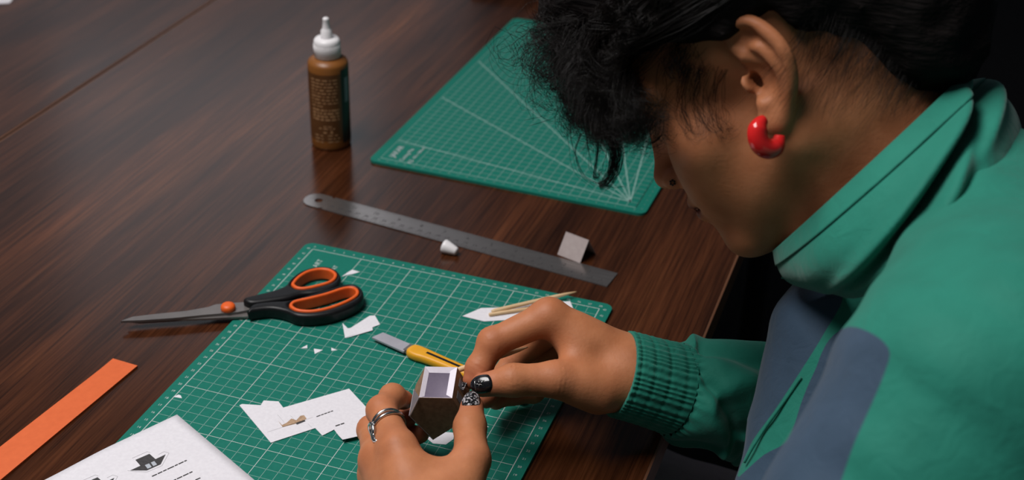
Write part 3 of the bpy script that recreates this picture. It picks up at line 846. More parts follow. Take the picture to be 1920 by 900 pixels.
def head_sdf(W):
    P = w2h(W); SE = P.copy(); SE[:, 1] = np.abs(SE[:, 1])
    P[:, 2] = np.where(P[:, 2] < 0, P[:, 2]/ZF, P[:, 2]); S = P.copy(); S[:, 1] = np.abs(S[:, 1])
    d = ell(P, (-.010, 0, .052), (.097, .074, .086))
    d = smin(d, ell(P, (.042, 0, .042), (.050, .056, .052)), .02)
    d = smin(d, ell(P, (.046, 0, -.022), (.044, .054, .068)), .02)
    d = smin(d, ell(S, (.056, .042, -.016), (.022, .021, .019)), .022)
    d = smin(d, ell(S, (.064, .027, -.040), (.022, .020, .024)), .022)
    d = smin(d, rcone(S, P_(.004, .050, -.045), P_(.070, .014, -.090), .019, .016), .028)
    d = smin(d, ell(P, (.079, 0, -.090), (.017, .021, .016)), .018)
    d = smin(d, ell(P, (.074, 0, -.052), (.024, .030, .030)), .016)
    d = smin(d, rcone(S, P_(.083, .010, .034), P_(.066, .050, .032), .008, .007), .014)
    d = smax(d, -ell(S, (.094, .033, .014), (.015, .019, .012)), .012)
    d = smin(d, ell(S, (.0715, .0325, .012), (.0140, .0145, .0130)), .004)
    d = smin(d, rcone(P, P_(.086, 0, .020), P_(.1025, 0, -.018), .0075, .0088), .012)
    d = smin(d, ell(P, (.1035, 0, -.022), (.0105, .0110, .0095)), .008)
    d = smin(d, ell(S, (.0955, .0125, -.026), (.0110, .0075, .0080)), .005)
    d = smax(d, -ell(S, (.1015, .0065, -.0345), (.0065, .0036, .0055)), .003)
    d = smin(d, ell(P, (.0955, 0, -.0480), (.0075, .0200, .0052)), .006)
    d = smin(d, ell(P, (.0935, 0, -.0595), (.0085, .0180, .0068)), .006)
    lipx = .1015-.35*S[:, 1]
    gro = np.sqrt((np.maximum(P[:, 0]-lipx, 0)+np.maximum(lipx-.010-P[:, 0], 0))**2+(P[:, 2]+.0535)**2+np.maximum(S[:, 1]-.024, 0)**2)-.0012
    d = smax(d, -gro, .0025)
    # ear (both sides), only where it matters
    near = np.linalg.norm(SE-earmid, axis=1) < .062
    if near.any(): d[near] = ear_blend(SE[near], d[near])
    nk = rcone(W, NECK0, NECK1, .055, .066)
    d = smin(d, nk, .03)
    d = smin(d, rcone(W, h2w((-.015, .022, -.045)), at(1575, 400, .915), .032, .034), .025)
    return d
EARPOLY = np.array([[p[0], p[2]] for p in helix]+[[lobe2[0]-.003, lobe2[2]], [antitr[0]+.002, antitr[2]], [tragus[0], tragus[2]]])
def poly_ear(S): return poly_sdf(S[:, [0, 2]], EARPOLY)
allp = np.array([h2w((x, y, z)) for x in (-.12, .13) for y in (-.1, .105) for z in (-.115, .15)]+[NECK1-.06, NECK1+.06])
hV, hF = nets(head_sdf, allp.min(0), allp.max(0), .0017, 3.5); hV = relax(hV, hF, 1, .4)
hl = w2h(hV); hl[:, 2] = np.where(hl[:, 2] < 0, hl[:, 2]/ZF, hl[:, 2])
lipm = np.clip(1-np.maximum(np.maximum(np.abs(hl[:, 1])-.019, 0)/.004, np.maximum(np.abs(hl[:, 2]+.0535)-.0085+.2*np.abs(hl[:, 1]), 0)/.003), 0, 1)*(hl[:, 0] > .08)

# ---- hands (joint positions: image direction and distance from the lens)
def J(L): return [at(*p) for p in L]
LH = dict(idx=J([(748,842,.960),(716,770,1.000),(736,744,1.020),(757,750,1.036)]), mid=J([(708,860,.975),(697,806,1.020),(735,792,1.047),(765,782,1.050)]),
          rng=J([(705,892,.985),(712,842,1.030),(755,826,1.052),(788,814,1.050)]), pnk=J([(722,922,.990),(722,880,1.030),(752,866,1.036),(778,850,1.042)]),
          thm=J([(848,935,.938),(884,862,.958),(881,800,.985),(885,762,1.000)]))
LR = dict(idx=[.0118, .0102, .0088, .0074], mid=[.0112, .0098, .0086, .0074], rng=[.0108, .0092, .0082, .007], pnk=[.010, .0085, .0075, .0065], thm=[.0150, .0125, .0108, .0085])
RH = dict(idx=J([(1030,594,1.045),(924,642,1.040),(898,690,1.038),(886,712,1.036)]), mid=J([(1048,606,1.065),(968,672,1.085),(928,722,1.080),(912,748,1.070)]),
          rng=J([(1075,624,1.080),(1000,694,1.105),(958,738,1.095),(930,752,1.085)]), pnk=J([(1098,650,1.090),(1040,708,1.105),(1000,736,1.100),(962,746,1.092)]),
          thm=J([(1122,728,1.035),(1042,711,1.020),(962,713,1.015),(905,722,1.018)]))
RR = dict(idx=[.0128, .0108, .0092, .0074], mid=[.0115, .0098, .0086, .0074], rng=[.0110, .0094, .0082, .007], pnk=[.010, .0085, .0075, .0065], thm=[.0165, .0128, .0112, .0088])
def hand_sdf(P, Hd, Rd, wr, arm_end, palmpull):
    palm = None
    for k in ('idx', 'mid', 'rng', 'pnk'):
        q = rcone(P, wr, Hd[k][0], .0195, Rd[k][0]*1.08); palm = q if palm is None else smin(palm, q, .014)
    cen = (Hd['idx'][0]+Hd['pnk'][0]+wr)/3+palmpull
    palm = smin(palm, rcone(P, (Hd['idx'][0]+wr)/2, (Hd['pnk'][0]+wr)/2, .0135, .0125), .014)
    palm = smin(palm, rcone(P, wr, arm_end, .0215, .0225), .02)
    th = chain(P, Hd['thm'], Rd['thm'], .006)
    th = smin(th, rcone(P, wr, Hd['thm'][0], .019, .0155), .014)
    web = rcone(P, (Hd['thm'][0]+Hd['thm'][1])/2, (Hd['idx'][0]*.7+wr*.3), .010, .0095)
    palm = smin(smin(palm, th, .012), web, .014)
    fing = None
    for k in ('idx', 'mid', 'rng', 'pnk'):
        pts, r = Hd[k], Rd[k]
        f = chain(P, pts, r, .003)
        for j in (1, 2): f = smin(f, np.linalg.norm(P-pts[j], axis=1)-r[j]*1.05, .004)
        fing = f if fing is None else np.minimum(fing, f)
    d = smin(palm, fing, .007)
    # skin creases over the joints
    for k in ('idx', 'mid', 'thm'):
        pts, r = Hd[k], Rd[k]
        for j in (1, 2):
            ax_ = nrm(pts[min(j+1, 3)]-pts[j-1]); s = (P-pts[j])@ax_; near = np.linalg.norm(P-pts[j], axis=1) < r[j]*1.6
            d = d+near*.00035*np.cos(s*2*math.pi/.0032)*np.exp(-(s/.004)**2)
    return d
def hand_mesh(Hd, Rd, wr, arm_end, pull, h=.0013):
    pts = np.array([p for k in Hd for p in Hd[k]]+[wr, arm_end]); lo = pts.min(0)-.032; hi = pts.max(0)+.032
    V, F = nets(lambda P: hand_sdf(P, Hd, Rd, wr, arm_end, pull), lo, hi, h, 3.0)
    V = relax(V, F, 2, .45)
    fl = np.zeros(len(V))
    for k in Hd:
        for j, w in ((1, .35), (3, .75), (0, .25)):
            fl = np.maximum(fl, w*np.exp(-(np.linalg.norm(V-Hd[k][j], axis=1)/.013)**2))
    return V, F, fl
LFA = WRL+nrm(ELL-WRL)*.07; RFA = WRR+nrm(at(1330, 735, 1.075)-WRR)*.06
lV, lF, lfl = hand_mesh(LH, LR, WRL, LFA, np.zeros(3))
rV, rF, rfl = hand_mesh(RH, RR, WRR, RFA, np.zeros(3))

# ---- hidden trunk, arms and legs (coarse), joined to the same body
HIPL, HIPR = PELV+P_(0, -.085, -.04), PELV+P_(0, .085, -.04)
KNL, KNR = P_(.30, .17, -.215), P_(.30, .415, -.215)
ANL, ANR = P_(.37, .17, -.655), P_(.37, .415, -.655)
def trunk_sdf(P, g=0., legs=True):
    d = rcone(P, PELV+P_(0, -.05, 0), CHEST+P_(-.02, -.018, 0), .100+g, .074+g)
    d = smin(d, rcone(P, PELV+P_(0, .05, 0), CHEST+P_(-.02, .035, 0), .100+g, .074+g), .04)
    d = smin(d, rcone(P, SHL+P_(.01, .02, -.02), P_(.575, .28, .13), .030+g, .040+g), .04)
    d = smin(d, rcone(P, SHR+P_(0, -.02, -.012), P_(.565, .28, .15), .036+g, .050+g), .04)
    d = smin(d, chain(P, [SHL, ELL, WRL+nrm(ELL-WRL)*.06], [.045+g, .034+g, .022+g], .02), .02)
    d = smin(d, chain(P, [SHR, ELR, WRR+nrm(ELR-WRR)*.06], [.045+g, .034+g, .020+g], .02), .02)
    if legs:
        for a, b, c in ((HIPL, KNL, ANL), (HIPR, KNR, ANR)): d = smin(d, chain(P, [a, b, c], [.085, .058, .036], .03), .03)
    else: d = smin(d, rcone(P, NECK1, P_(.575, .285, .16), .055, .06), .03)
    return d
tV, tF = nets(lambda P: smin(trunk_sdf(P), rcone(P, NECK1, P_(.565, .285, .14), .050, .05), .03), (.20, -.22, -.74), (.85, .60, .36), .009, 3)
V = np.vstack([hV, lV, rV, tV]); F = np.vstack([hF, lF+len(hV), rF+len(hV)+len(lV), tF+len(hV)+len(lV)+len(rV)])
z_ = np.zeros
person = thing('person', 'person in green and slate jacket bending over the table, gluing a paper house', 'person', (.66, .28, -.73))
body = mk('body', V, F, M['skin'], person, True, {'lip': np.concatenate([lipm, z_(len(lV)+len(rV)+len(tV))]), 'flush': np.concatenate([z_(len(hV)), lfl, rfl, z_(len(tV))])})

# eyes under the lowered lids
for s in (1, -1):
    MB().lathe([(.0001, -.0110)]+[(.0113*math.sin(math.radians(a)), -.0113*math.cos(math.radians(a))) for a in range(15, 180, 15)]+[(.0001, .0110)], h2w((.0725, .0325*s, .0095)), 20, HX).build('eye', M['eye'], body, True)

# ---- nails
def nail(p, dr, nrm_, w, L, mat, curve=.5):
    dr = nrm(dr); n_ = nrm(nrm_-dr*np.dot(nrm_, dr)); s_ = np.cross(dr, n_)
    V, F = [], []; nu, nv = 8, 8
    for layer in (0, 1):
        for j in range(nv+1):
            v = j/nv*2-1
            for i in range(nu+1):
                u = i/nu*2-1; ww = w*(1-.16*max(0, v)**2-.10*max(0, -v)**3); lim = math.sqrt(max(0, 1-.55*u*u))
                V.append(p+s_*u*ww/2+dr*v*L/2*lim+n_*(-curve*w*.5*u*u-.10*L*v*v*.5-(.0006 if layer == 0 else 0)))
    k = (nu+1)*(nv+1)
    for j in range(nv):
        for i in range(nu):
            q = j*(nu+1)+i; F += [(k+q, k+q+1, k+q+nu+2, k+q+nu+1), (q, q+nu+1, q+nu+2, q+1)]
    bd = list(range(nu+1))+[(j+1)*(nu+1)+nu for j in range(nv)]+[nv*(nu+1)+nu-1-i for i in range(nu)]+[(nv-1-j)*(nu+1) for j in range(nv-1)]
    for i in range(len(bd)): a, b = bd[i], bd[(i+1) % len(bd)]; F.append((a, b, k+b, k+a))
    return mk('fingernail', V, F, mat, body, True), dr, n_, s_
tp = RH['thm']; dr = nrm(tp[3]-tp[2]); cn = nrm(CC-tp[3]); cn = nrm(cn-dr*(cn@dr)); cn = nrm(cn+.10*nrm(np.cross(dr, cn)))
pn = tp[3]-dr*.0005+cn*.0102; dr = nrm(dr-.13*cn)
nobj, d_, n_, s_ = nail(pn, dr, cn, .0135, .0165, M['nailblack'], .42)
nobj['label'] = 'black varnished thumbnail with silver star strokes'
mb = MB(); rs = random.Random(3)
for a0, L0 in ((.2, .0042), (1.5, .0036), (2.6, .0045), (3.6, .0035), (5.0, .003)):
    c0 = pn+d_*.001+n_*.0006; e0 = c0+(d_*math.cos(a0)+s_*math.sin(a0))*L0-n_*.0009
    mb.tube([c0, (c0+e0)/2+n_*.0002, e0], .00022, 5)
mb.tube([pn-d_*-.0045+s_*y*.001+n_*(.0001-.22*abs(y*.001)**1.0) for y in (-5, -2, 1, 4)], .0003, 5)
mb.build('silver_strokes', M['silver'], nobj, True)
tp = LH['thm']; dr = nrm(tp[3]-tp[2]); cn = nrm(.95*(CC-tp[3])-.12*CR[0]); cn = nrm(cn-dr*(cn@dr)); pn = tp[3]+dr*.000+cn*.0097; dr = nrm(dr-.13*cn)
nobj, d_, n_, s_ = nail(pn, dr, cn, .0130, .0165, M['nailpale'], .42)
nobj['label'] = 'thumbnail with dark and silver glitter'
tp = RH['idx']; dr = nrm(tp[3]-tp[2]); nail(tp[3]+dr*.003+nrm(-CR[0]*.9-.2*CR[2])*.0064, dr, -CR[0]*.9-.2*CR[2], .009, .011, M['nailpale'], .45)

# ---- jacket
CREASE = [  # (points (u,v,depth), radius, amplitude) valleys < 0 < ridges
]
def jacket_sdf(P):
    d = rcone(P, PELV+P_(-.02, -.05, 0), CHEST+P_(-.028, -.030, .0), .130, .100)
    d = smin(d, rcone(P, PELV+P_(-.02, .05, 0), CHEST+P_(-.028, .045, .0), .130, .100), .05)
    d = smin(d, rcone(P, CHEST+P_(0, 0, .03), bc_+P_(.025, .0, -.05), .095, .075), .04)
    d = smin(d, rcone(P, at(1545, 640, .95), at(1522, 1010, .93), .030, .060), .04)
    d = smin(d, rcone(P, SHR+P_(0, -.01, 0), CHEST+P_(.0, .02, .05), .075, .080), .03)
    d = smin(d, chain(P, [SHR, ELR], [.075, .060], .03), .025)
    a = chain(P, [SHL, ELL, WRL+nrm(ELL-WRL)*.06], [.074, .055, .036], .03)
    a = smin(a, rcone(P, SHL+P_(.01, .02, -.002), basep(math.radians(140))-nrm(basep(math.radians(140))-bc_)*.022+P_(0, 0, -.030), .070, .040), .05)
    a = smin(a, rcone(P, SHL+P_(.02, .03, -.002), basep(math.radians(160))-nrm(basep(math.radians(160))-bc_)*.016+P_(0, 0, -.026), .070, .042), .05)
    a = smin(a, rcone(P, SHL+P_(.03, .03, -.03), CHEST+P_(.08, 0, .06), .070, .070), .05)
    d = smin(d, a, .012)
    q = P*np.array([18, 18, 18.])
    d = d+.0035*vnoise(q+3.1, 1)
    ax_ = nrm(ELL-SHL); al = P@ax_; rd = P-al[:, None]*ax_
    d = d+.0030*vnoise(np.column_stack([al*55, rd[:, 0]*14, rd[:, 1]*14+rd[:, 2]*14]), 5)
    return smax(d, -(P[:, 2]+.28), .01)
jV, jF = nets(jacket_sdf, (.24, -.24, -.30), (.90, .64, .36), .0045, 3.2); jV = relax(jV, jF, 3, .5)
def clip_mesh(V, F, val):
    """split a mesh along val = 0: (inside V, F), (outside V, F)"""
    res = []
    for sg in (1, -1):
        v = val*sg; nv = [tuple(p) for p in V]; cache = {}; nf = []
        ins = v[F] < 0; full = ins.all(1); part = ins.any(1) & ~full
        nf = [tuple(f) for f in F[full]]
        for f in F[part]:
            o = []
            for i in range(4):
                a, b = f[i], f[(i+1) % 4]
                if v[a] < 0: o.append(a)
                if (v[a] < 0) != (v[b] < 0):
                    k = (min(a, b), max(a, b))
                    if k not in cache:
                        s = v[a]/(v[a]-v[b]); nv.append(tuple(V[a]+(V[b]-V[a])*s)); cache[k] = len(nv)-1
                    o.append(cache[k])
            if len(o) > 2: nf.append(tuple(o))
        used = sorted({i for f in nf for i in f}); mp = {o: i for i, o in enumerate(used)}
        res.append((np.array([nv[i] for i in used]), [tuple(mp[i] for i in f) for f in nf]))
    return res
def vnormals(V, F):
    n = np.cross(V[F[:, 2]]-V[F[:, 0]], V[F[:, 3]]-V[F[:, 1]]); N_ = np.zeros_like(V)
    for k in range(4):
        for c in range(3): N_[:, c] += np.bincount(F[:, k], n[:, c], len(V))
    return N_/np.maximum(np.linalg.norm(N_, axis=1), 1e-12)[:, None]
uv = pix(jV); vn = vnormals(jV, jF); facing = ((CC-jV)*vn).sum(1)
PAN1 = smooth_poly([(1530,490),(1582,548),(1548,620),(1505,690),(1452,770),(1412,825),(1388,875),(1355,935),(1230,935),(1300,800),(1400,640),(1470,520)], 3)
PAN2 = smooth_poly([(1530,690),(1552,640),(1592,612),(1640,628),(1668,656),(1662,690),(1640,745),(1600,835),(1560,935),(1480,990),(1380,960),(1352,925),(1388,892),(1432,853),(1470,832),(1488,800),(1500,762),(1514,725)], 3)
tor = np.linalg.norm(np.cross(jV-SHL, nrm(ELL-SHL)), axis=1)
v1 = poly_sdf(uv, PAN1)+np.where(facing > -.05, 0, 400); v2 = poly_sdf(uv, PAN2)+np.where(facing > -.02, 0, 400)
val = np.minimum(v1, v2)
(inV, inF), (ouV, ouF) = clip_mesh(jV, jF, val)
jacket = mk('jacket', ouV, ouF, M['green'], person, True)
jacket['label'] = 'green nylon jacket with slate panels'
lab = 'slate blue panel'
par_ = list(range(len(inV)))
def find(i):
    while par_[i] != i: par_[i] = par_[par_[i]]; i = par_[i]
    return i
for f in inF:
    for k in range(1, len(f)): par_[find(f[k])] = find(f[0])
isl = {}
for f in inF: isl.setdefault(find(f[0]), []).append(f)
for k, fs_ in isl.items():
    if len(fs_) < 40: fs_ = fs_
    us = sorted({i for f in fs_ for i in f}); mp = {o: i for i, o in enumerate(us)}
    pn_ = mk('slate_panel', inV[us], [tuple(mp[i] for i in f) for f in fs_], M['slate'], jacket, True); pn_['label'] = lab

# collar
def collar_surface(t0, t1, nt, off, thick, ph0=14, ph1=346, nph=150, folds=True):
    V, F = [], []
    for layer in (0, 1):
        for j in range(nt+1):
            t_ = t0+(t1-t0)*j/nt
            for i in range(nph+1):
                ph = math.radians(ph0+(ph1-ph0)*i/nph)
                b, r = basep(ph), rimp(ph); p = b+(r-b)*t_
                cen = bc_+(cc-bc_)*t_; o_ = nrm(p-cen)
                bul = .010*math.sin(math.pi*t_)
                if folds:
                    dg = math.degrees(ph)
                    # long diagonal folds falling from the nape towards the front
                    for (c0, c1, wd_, am) in ((190, 52, 7.5, -.024), (168, 34, 13, .007), (214, 84, 13, .006), (160, 108, 7, -.008), (148, 96, 8, .005), (62, 30, 12, .003)):
                        c_ = c1+(c0-c1)*t_; bul += am*math.exp(-((dg-c_)/wd_)**2)*math.sin(math.pi*min(1, max(0, t_*.92+.04)))**.7
                V.append(p+o_*(bul+off-(thick if layer else 0)))
    k = (nt+1)*(nph+1)
    for j in range(nt):
        for i in range(nph):
            q = j*(nph+1)+i; F += [(q, q+1, q+nph+2, q+nph+1), (k+q, k+q+nph+1, k+q+nph+2, k+q+1)]
    bd = list(range(nph+1))+[(j+1)*(nph+1)+nph for j in range(nt)]+[nt*(nph+1)+nph-1-i for i in range(nph)]+[(nt-1-j)*(nph+1) for j in range(nt-1)]
    for i in range(len(bd)): a, b = bd[i], bd[(i+1) % len(bd)]; F.append((b, a, k+a, k+b))
    return V, F
V, F = collar_surface(-.22, .995, 30, 0, .0035); mk('collar', V, F, M['green'], jacket, True)
V, F = collar_surface(.80, 1.02, 8, .0014, .0062); mk('collar_hem', V, F, M['green'], jacket, True)
# drawcord end under the collar corner
p0 = at(1474, 486, .944); MB().tube([p0, at(1473, 505, .944), at(1469, 523, .944)], [.0012, .0012, .0016], 8).build('drawcord', M['green'], jacket, True)

# right sleeve: elasticated cuff and puffed forearm
def swept(cs, rs, n, seg, rfun, sq=(1., 1.)):
    S = spline(cs, n); rr = spline(np.array(rs)[:, None], n)[:, 0]; V = []; up = CR[2]*-1.
    for i in range(n):
        tg = nrm(S[min(i+1, n-1)]-S[max(i-1, 0)]); e1 = nrm(up-tg*(up@tg)); e2_ = np.cross(tg, e1)
        for k in range(seg):
            a = 2*math.pi*k/seg; r = rr[i]*rfun(i/(n-1), a)
            V.append(S[i]+r*(sq[0]*math.cos(a)*e1+sq[1]*math.sin(a)*e2_))
    F = [(i*seg+k, i*seg+(k+1) % seg, (i+1)*seg+(k+1) % seg, (i+1)*seg+k) for i in range(n-1) for k in range(seg)]
    return np.array(V), np.array(F)
cuff_c = [at(1163, 702, 1.048), at(1190, 709, 1.051), at(1225, 719, 1.056), at(1268, 731, 1.062)]
def cuff_r(s, a):
    g = .026*math.cos(46*a+2.0*math.sin(9*a))*(.35+.65*abs(math.sin(s*math.pi*4)))  # gathers between elastic rows
    rows = -.022*math.exp(-((s*4 % 1-.5)/.12)**2)
    return 1+g+rows+.02*math.sin(3*a+1)
V, F = swept(cuff_c, [.0328, .0330, .0335, .0350], 44, 280, cuff_r, (.97, 1.0)); cuV, cuF = V, F
nV = len(V); seg = 280
inner = V[:seg]-0; ctr = inner.mean(0)
V = np.vstack([V, ctr+(inner-ctr)*.90, ctr+(inner-ctr)*.88+(cuff_c[1]-cuff_c[0])*.8]); F = np.vstack([F, [(k, nV+k, nV+(k+1) % seg, (k+1) % seg) for k in range(seg)], [(nV+k, nV+seg+k, nV+seg+(k+1) % seg, nV+(k+1) % seg) for k in range(seg)]])
mk('cuff', V, F, M['green'], jacket, True)
slv_c = [at(1262, 730, 1.061), at(1290, 735, 1.066), at(1335, 738, 1.075), at(1385, 748, 1.086), at(1440, 758, 1.100), at(1510, 772, 1.125), ELR]
def slv_r(s, a):
    r = 1+.10*math.sin(2*a+5*s+.6)*min(1, s*6)+.045*math.sin(5*a-9*s)*min(1, s*5)
    r += .05*math.cos(30*a+2*math.sin(7*a))*math.exp(-(s/.07)**2)
    for a0, sl, wd_, am in ((.6, 3.2, .22, .14), (2.2, -2.4, .2, -.14), (-1.0, 2.0, .25, -.13), (1.4, -3.5, .18, .13), (-.2, -1.8, .2, .12), (.2, 3.5, .16, -.14), (2.9, 1.5, .2, .12), (-1.9, -3, .2, .12)):
        x = (a-a0-sl*(s-.25)+math.pi) % (2*math.pi)-math.pi; r += am*math.exp(-(x/wd_)**2)*min(1, s*7)
    return r
V, F = swept(slv_c, [.0345, .0410, .0440, .0450, .0460, .052, .062], 90, 140, slv_r, (.95, 1.0))
mk('sleeve', V, F, M['green'], jacket, True)
# front zip on the torso seen between the slate panels
def on_jacket(u, v, lift=.001):
    d = np.hypot(uv[:, 0]-u, uv[:, 1]-v); d[facing < 0] = 1e9; dep = ((jV-CC)@CR[2])
    m = np.where(d < max(12, d.min()+5))[0]; i = m[np.argmin(dep[m])]; m = m[dep[m] < dep[i]+.006]; return at(u, v, np.mean(dep[m]))+vn[i]*lift, vn[i]
zp = [on_jacket(u, v)[0] for u, v in ((1503, 708), (1480, 742), (1455, 777), (1432, 810), (1412, 842), (1398, 868))]
MB().tube(list(spline(zp, 40)), .0010, 8).build('zip', M['green'], jacket, True)

# trousers, shoes
def trouser_sdf(P):
    d = rcone(P, HIPL, HIPR, .118, .118)
    for a, b, c in ((HIPL, KNL, ANL), (HIPR, KNR, ANR)): d = smin(d, chain(P, [a, b, c+P_(0, 0, .05)], [.100, .074, .058], .03), .03)
    return d+.003*vnoise(P*25, 4)
V, F = nets(trouser_sdf, (.18, .02, -.70), (.86, .56, -.08), .009, 3); mk('trousers', relax(V, F, 2), F, M['mauve'], person, True)
for an in (ANL, ANR):
    f = lambda P: np.maximum(smin(ell(P, an+P_(-.09, 0, -.035), (.125, .048, .05)), rcone(P, an, an+P_(.0, 0, -.03), .05, .05), .03), -(P[:, 2]+.7285))
    V, F = nets(f, an+P_(-.24, -.08, -.09), an+P_(.08, .08, .08), .006, 3); mk('shoe', relax(V, F, 1), F, M['black'], person, True)

# ---- hair
rg = np.random.default_rng(11)
def strands_mesh(S, r0, r1):
    S = np.asarray(S); ns, n, _ = S.shape
    T = np.gradient(S, axis=1); T /= np.linalg.norm(T, axis=2, keepdims=True)+1e-12
    ref = np.array([.31, .77, .55]); E1 = np.cross(T, ref); E1 /= np.linalg.norm(E1, axis=2, keepdims=True)+1e-9; E2 = np.cross(T, E1)
    s = np.linspace(0, 1, n)[None, :, None]; rr = (np.asarray(r0).reshape(-1, 1, 1) if np.ndim(r0) else r0)*(1-s)+r1*s
    V = np.stack([S+rr*(math.cos(a)*E1+math.sin(a)*E2) for a in (0, 2.094, 4.189)], 2).reshape(-1, 3)
    i = np.arange(ns)[:, None, None]; j = np.arange(n-1)[None, :, None]; k = np.arange(3)[None, None, :]
    b = (i*n+j)*3; F = np.stack(np.broadcast_arrays(b+k, b+(k+1) % 3, b+3+(k+1) % 3, b+3+k), -1).reshape(-1, 4)
    return V, F
def clump(guide, count, spread0, spread1, amp, waves, n=26, frizz=.0012, phase=None):
    g = spline(guide, n); L = np.linalg.norm(np.diff(g, axis=0), axis=1).sum()
    T = np.gradient(g, axis=0); T /= np.linalg.norm(T, axis=1, keepdims=True)
    ref = nrm(rg.normal(size=3)); A = np.cross(T, ref); A /= np.linalg.norm(A, axis=1, keepdims=True); B = np.cross(T, A)
    s = np.linspace(0, 1, n); ph = rg.uniform(0, 6.28) if phase is None else phase; out = []
    for c in range(count):
        o = rg.normal(size=2); sp = spread0+(spread1-spread0)*s
        w = waves*rg.uniform(.85, 1.15); p = ph+rg.normal()*.45; am = amp*rg.uniform(.6, 1.3)*np.minimum(1, s*2.2)
        x = o[0]*sp+am*np.cos(2*math.pi*w*s+p); y = o[1]*sp+am*np.sin(2*math.pi*w*s+p)
        fz = np.cumsum(rg.normal(size=(n, 3)), 0)*frizz*s[:, None]*.35
        out.append(g+A*x[:, None]+B*y[:, None]+fz)
    return out
CRC, CRR = P_(-.010, 0, .052), P_(.103, .080, .092)
def scalp(th, z):   # azimuth from front (0) to left (90), height -1..1
    c = math.sqrt(max(0, 1-z*z)); return CRC+CRR*P_(c*math.cos(th), c*math.sin(th), z)
# solid mass close to the skull, with the knot at the nape
def cap_sdf(W):
    P = w2h(W)
    d = ell(P, CRC, CRR+.002)
    line_ = .030+.52*P[:, 0]+np.where(P[:, 0] > .01, .0, 0)      # hairline height
    line_ = np.where(P[:, 0] < -.035, .010+.9*(P[:, 0]+.035)+.0, np.maximum(line_, .030))
    d = smax(d, -(P[:, 2]-line_), .012)
    d = smin(d, ell(P, (-.100, .0, .040), (.055, .062, .060)), .03)
    d = smin(d, ell(P, (-.095, .0, -.010), (.045, .052, .040)), .03)
    d = smin(d, ell(P, (-.088, .0, -.040), (.034, .050, .036)), .03)
    d = smin(d, ell(P, (.066, .0, .112), (.042, .058, .030)), .03)
    return d+.0035*vnoise(P*np.array([60, 60, 60.]), 2)+.002*vnoise(P*np.array([150, 150, 150.]), 3)
q = np.array([h2w((x, y, z)) for x in (-.19, .14) for y in (-.11, .11) for z in (-.09, .19)])
cV, cF = nets(cap_sdf, q.min(0), q.max(0), .004, 3)
hair = mk('hair', relax(cV, cF, 1), cF, M['haircap'], person, True)
hair['label'] = 'black curly hair tied back with a loose fringe'
SS = []
# fringe: roots over the forehead, curls falling forward past the brow
for k in range(72):
    th = rg.uniform(-1.0, .80); z = rg.uniform(.25, .85); root = h2w(scalp(th, z))
    u, v = rg.uniform(1062, 1205), 0
    v = 252-((1160-u)/100)**2*60*(u < 1160)-rg.exponential(38)-max(0, u-1180)*.3
    dep = .895+rg.uniform(-.04, .055)
    tipp = at(u, v, dep)
    out_ = h2w(scalp(th, z)+nrm(scalp(th, z)-CRC)*rg.uniform(.008, .024)+P_(.014, 0, -.004))
    mid = out_*.45+tipp*.55+CR[0]*rg.normal()*.006-CR[1]*rg.uniform(.0, .02)
    curl = tipp+CR[0]*rg.uniform(-.016, .022)+CR[1]*rg.uniform(-.006, .010)+CR[2]*rg.normal()*.01
    SS += clump([root, out_, mid, tipp, curl], 34, .002, .0022, rg.uniform(.005, .011), rg.uniform(1.6, 3.2), 34, .0007)
# loose curls left of the fringe
for k in range(26):
    root = h2w(scalp(rg.uniform(-.5, .6), rg.uniform(.3, .8))); u, v = rg.uniform(992, 1075), rg.uniform(20, 205)
    tipp = at(u, v, .90+rg.uniform(-.03, .04)); o_ = h2w(P_(.112, rg.uniform(-.04, .05), .085+rg.uniform(-.02, .03)))
    SS += clump([root, o_, (o_+tipp)/2+CR[0]*rg.normal()*.008, tipp, tipp+CR[0]*rg.uniform(0, .02)+CR[1]*rg.uniform(-.012, .004)], 10, .003, .007, rg.uniform(.006, .013), rg.uniform(1.5, 3), 30, .002)
for g, c in (([(1085,30),(1050,48),(1020,52),(1001,62),(1004,80),(1028,96),(1060,90),(1080,75)], 26), ([(1085,110),(1050,140),(1015,138),(992,122),(994,102),(1015,92),(1050,100)], 12), ([(1075,60),(1030,40),(1000,20),(990,-10)], 10), ([(1090,190),(1060,185),(1040,160),(1048,130),(1070,120)], 18), ([(1110,225),(1080,228),(1058,205),(1052,175),(1060,150)], 18), ([(1085,-10),(1040,5),(1012,30),(1022,60),(1055,70)], 10)):
    SS += clump([at(u, v, .905+rg.normal()*.008) for u, v in g], c, .0016, .0022, .0016, 1.5, 34, .0008)
# the looped lock and fine hairs hanging below the fringe
lk = [at(1120, 190, .885), at(1142, 245, .884), at(1154, 285, .884), at(1151, 318, .885), at(1138, 343, .886), at(1124, 349, .887)]
SS += clump(lk, 120, .0030, .0014, .0004, 1, 26, .0002)
SS += clump([at(1112, 200, .885), at(1121, 262, .886), at(1120, 300, .886), at(1115, 333, .887), at(1122, 326, .887), at(1128, 322, .888)], 16, .0008, .0005, .0006, 1, 26, .0004)
for g in ([(1070,235),(1072,265),(1078,300),(1095,330),(1118,348)], [(1100,250),(1104,290),(1113,325),(1126,345)], [(1090,250),(1080,290),(1100,335),(1150,353),(1172,352)], [(1150,250),(1138,290),(1132,320),(1130,345)]):
    SS += clump([at(u, v, .888) for u, v in g], 3, .0006, .0012, .0006, 2, 26, .0005)
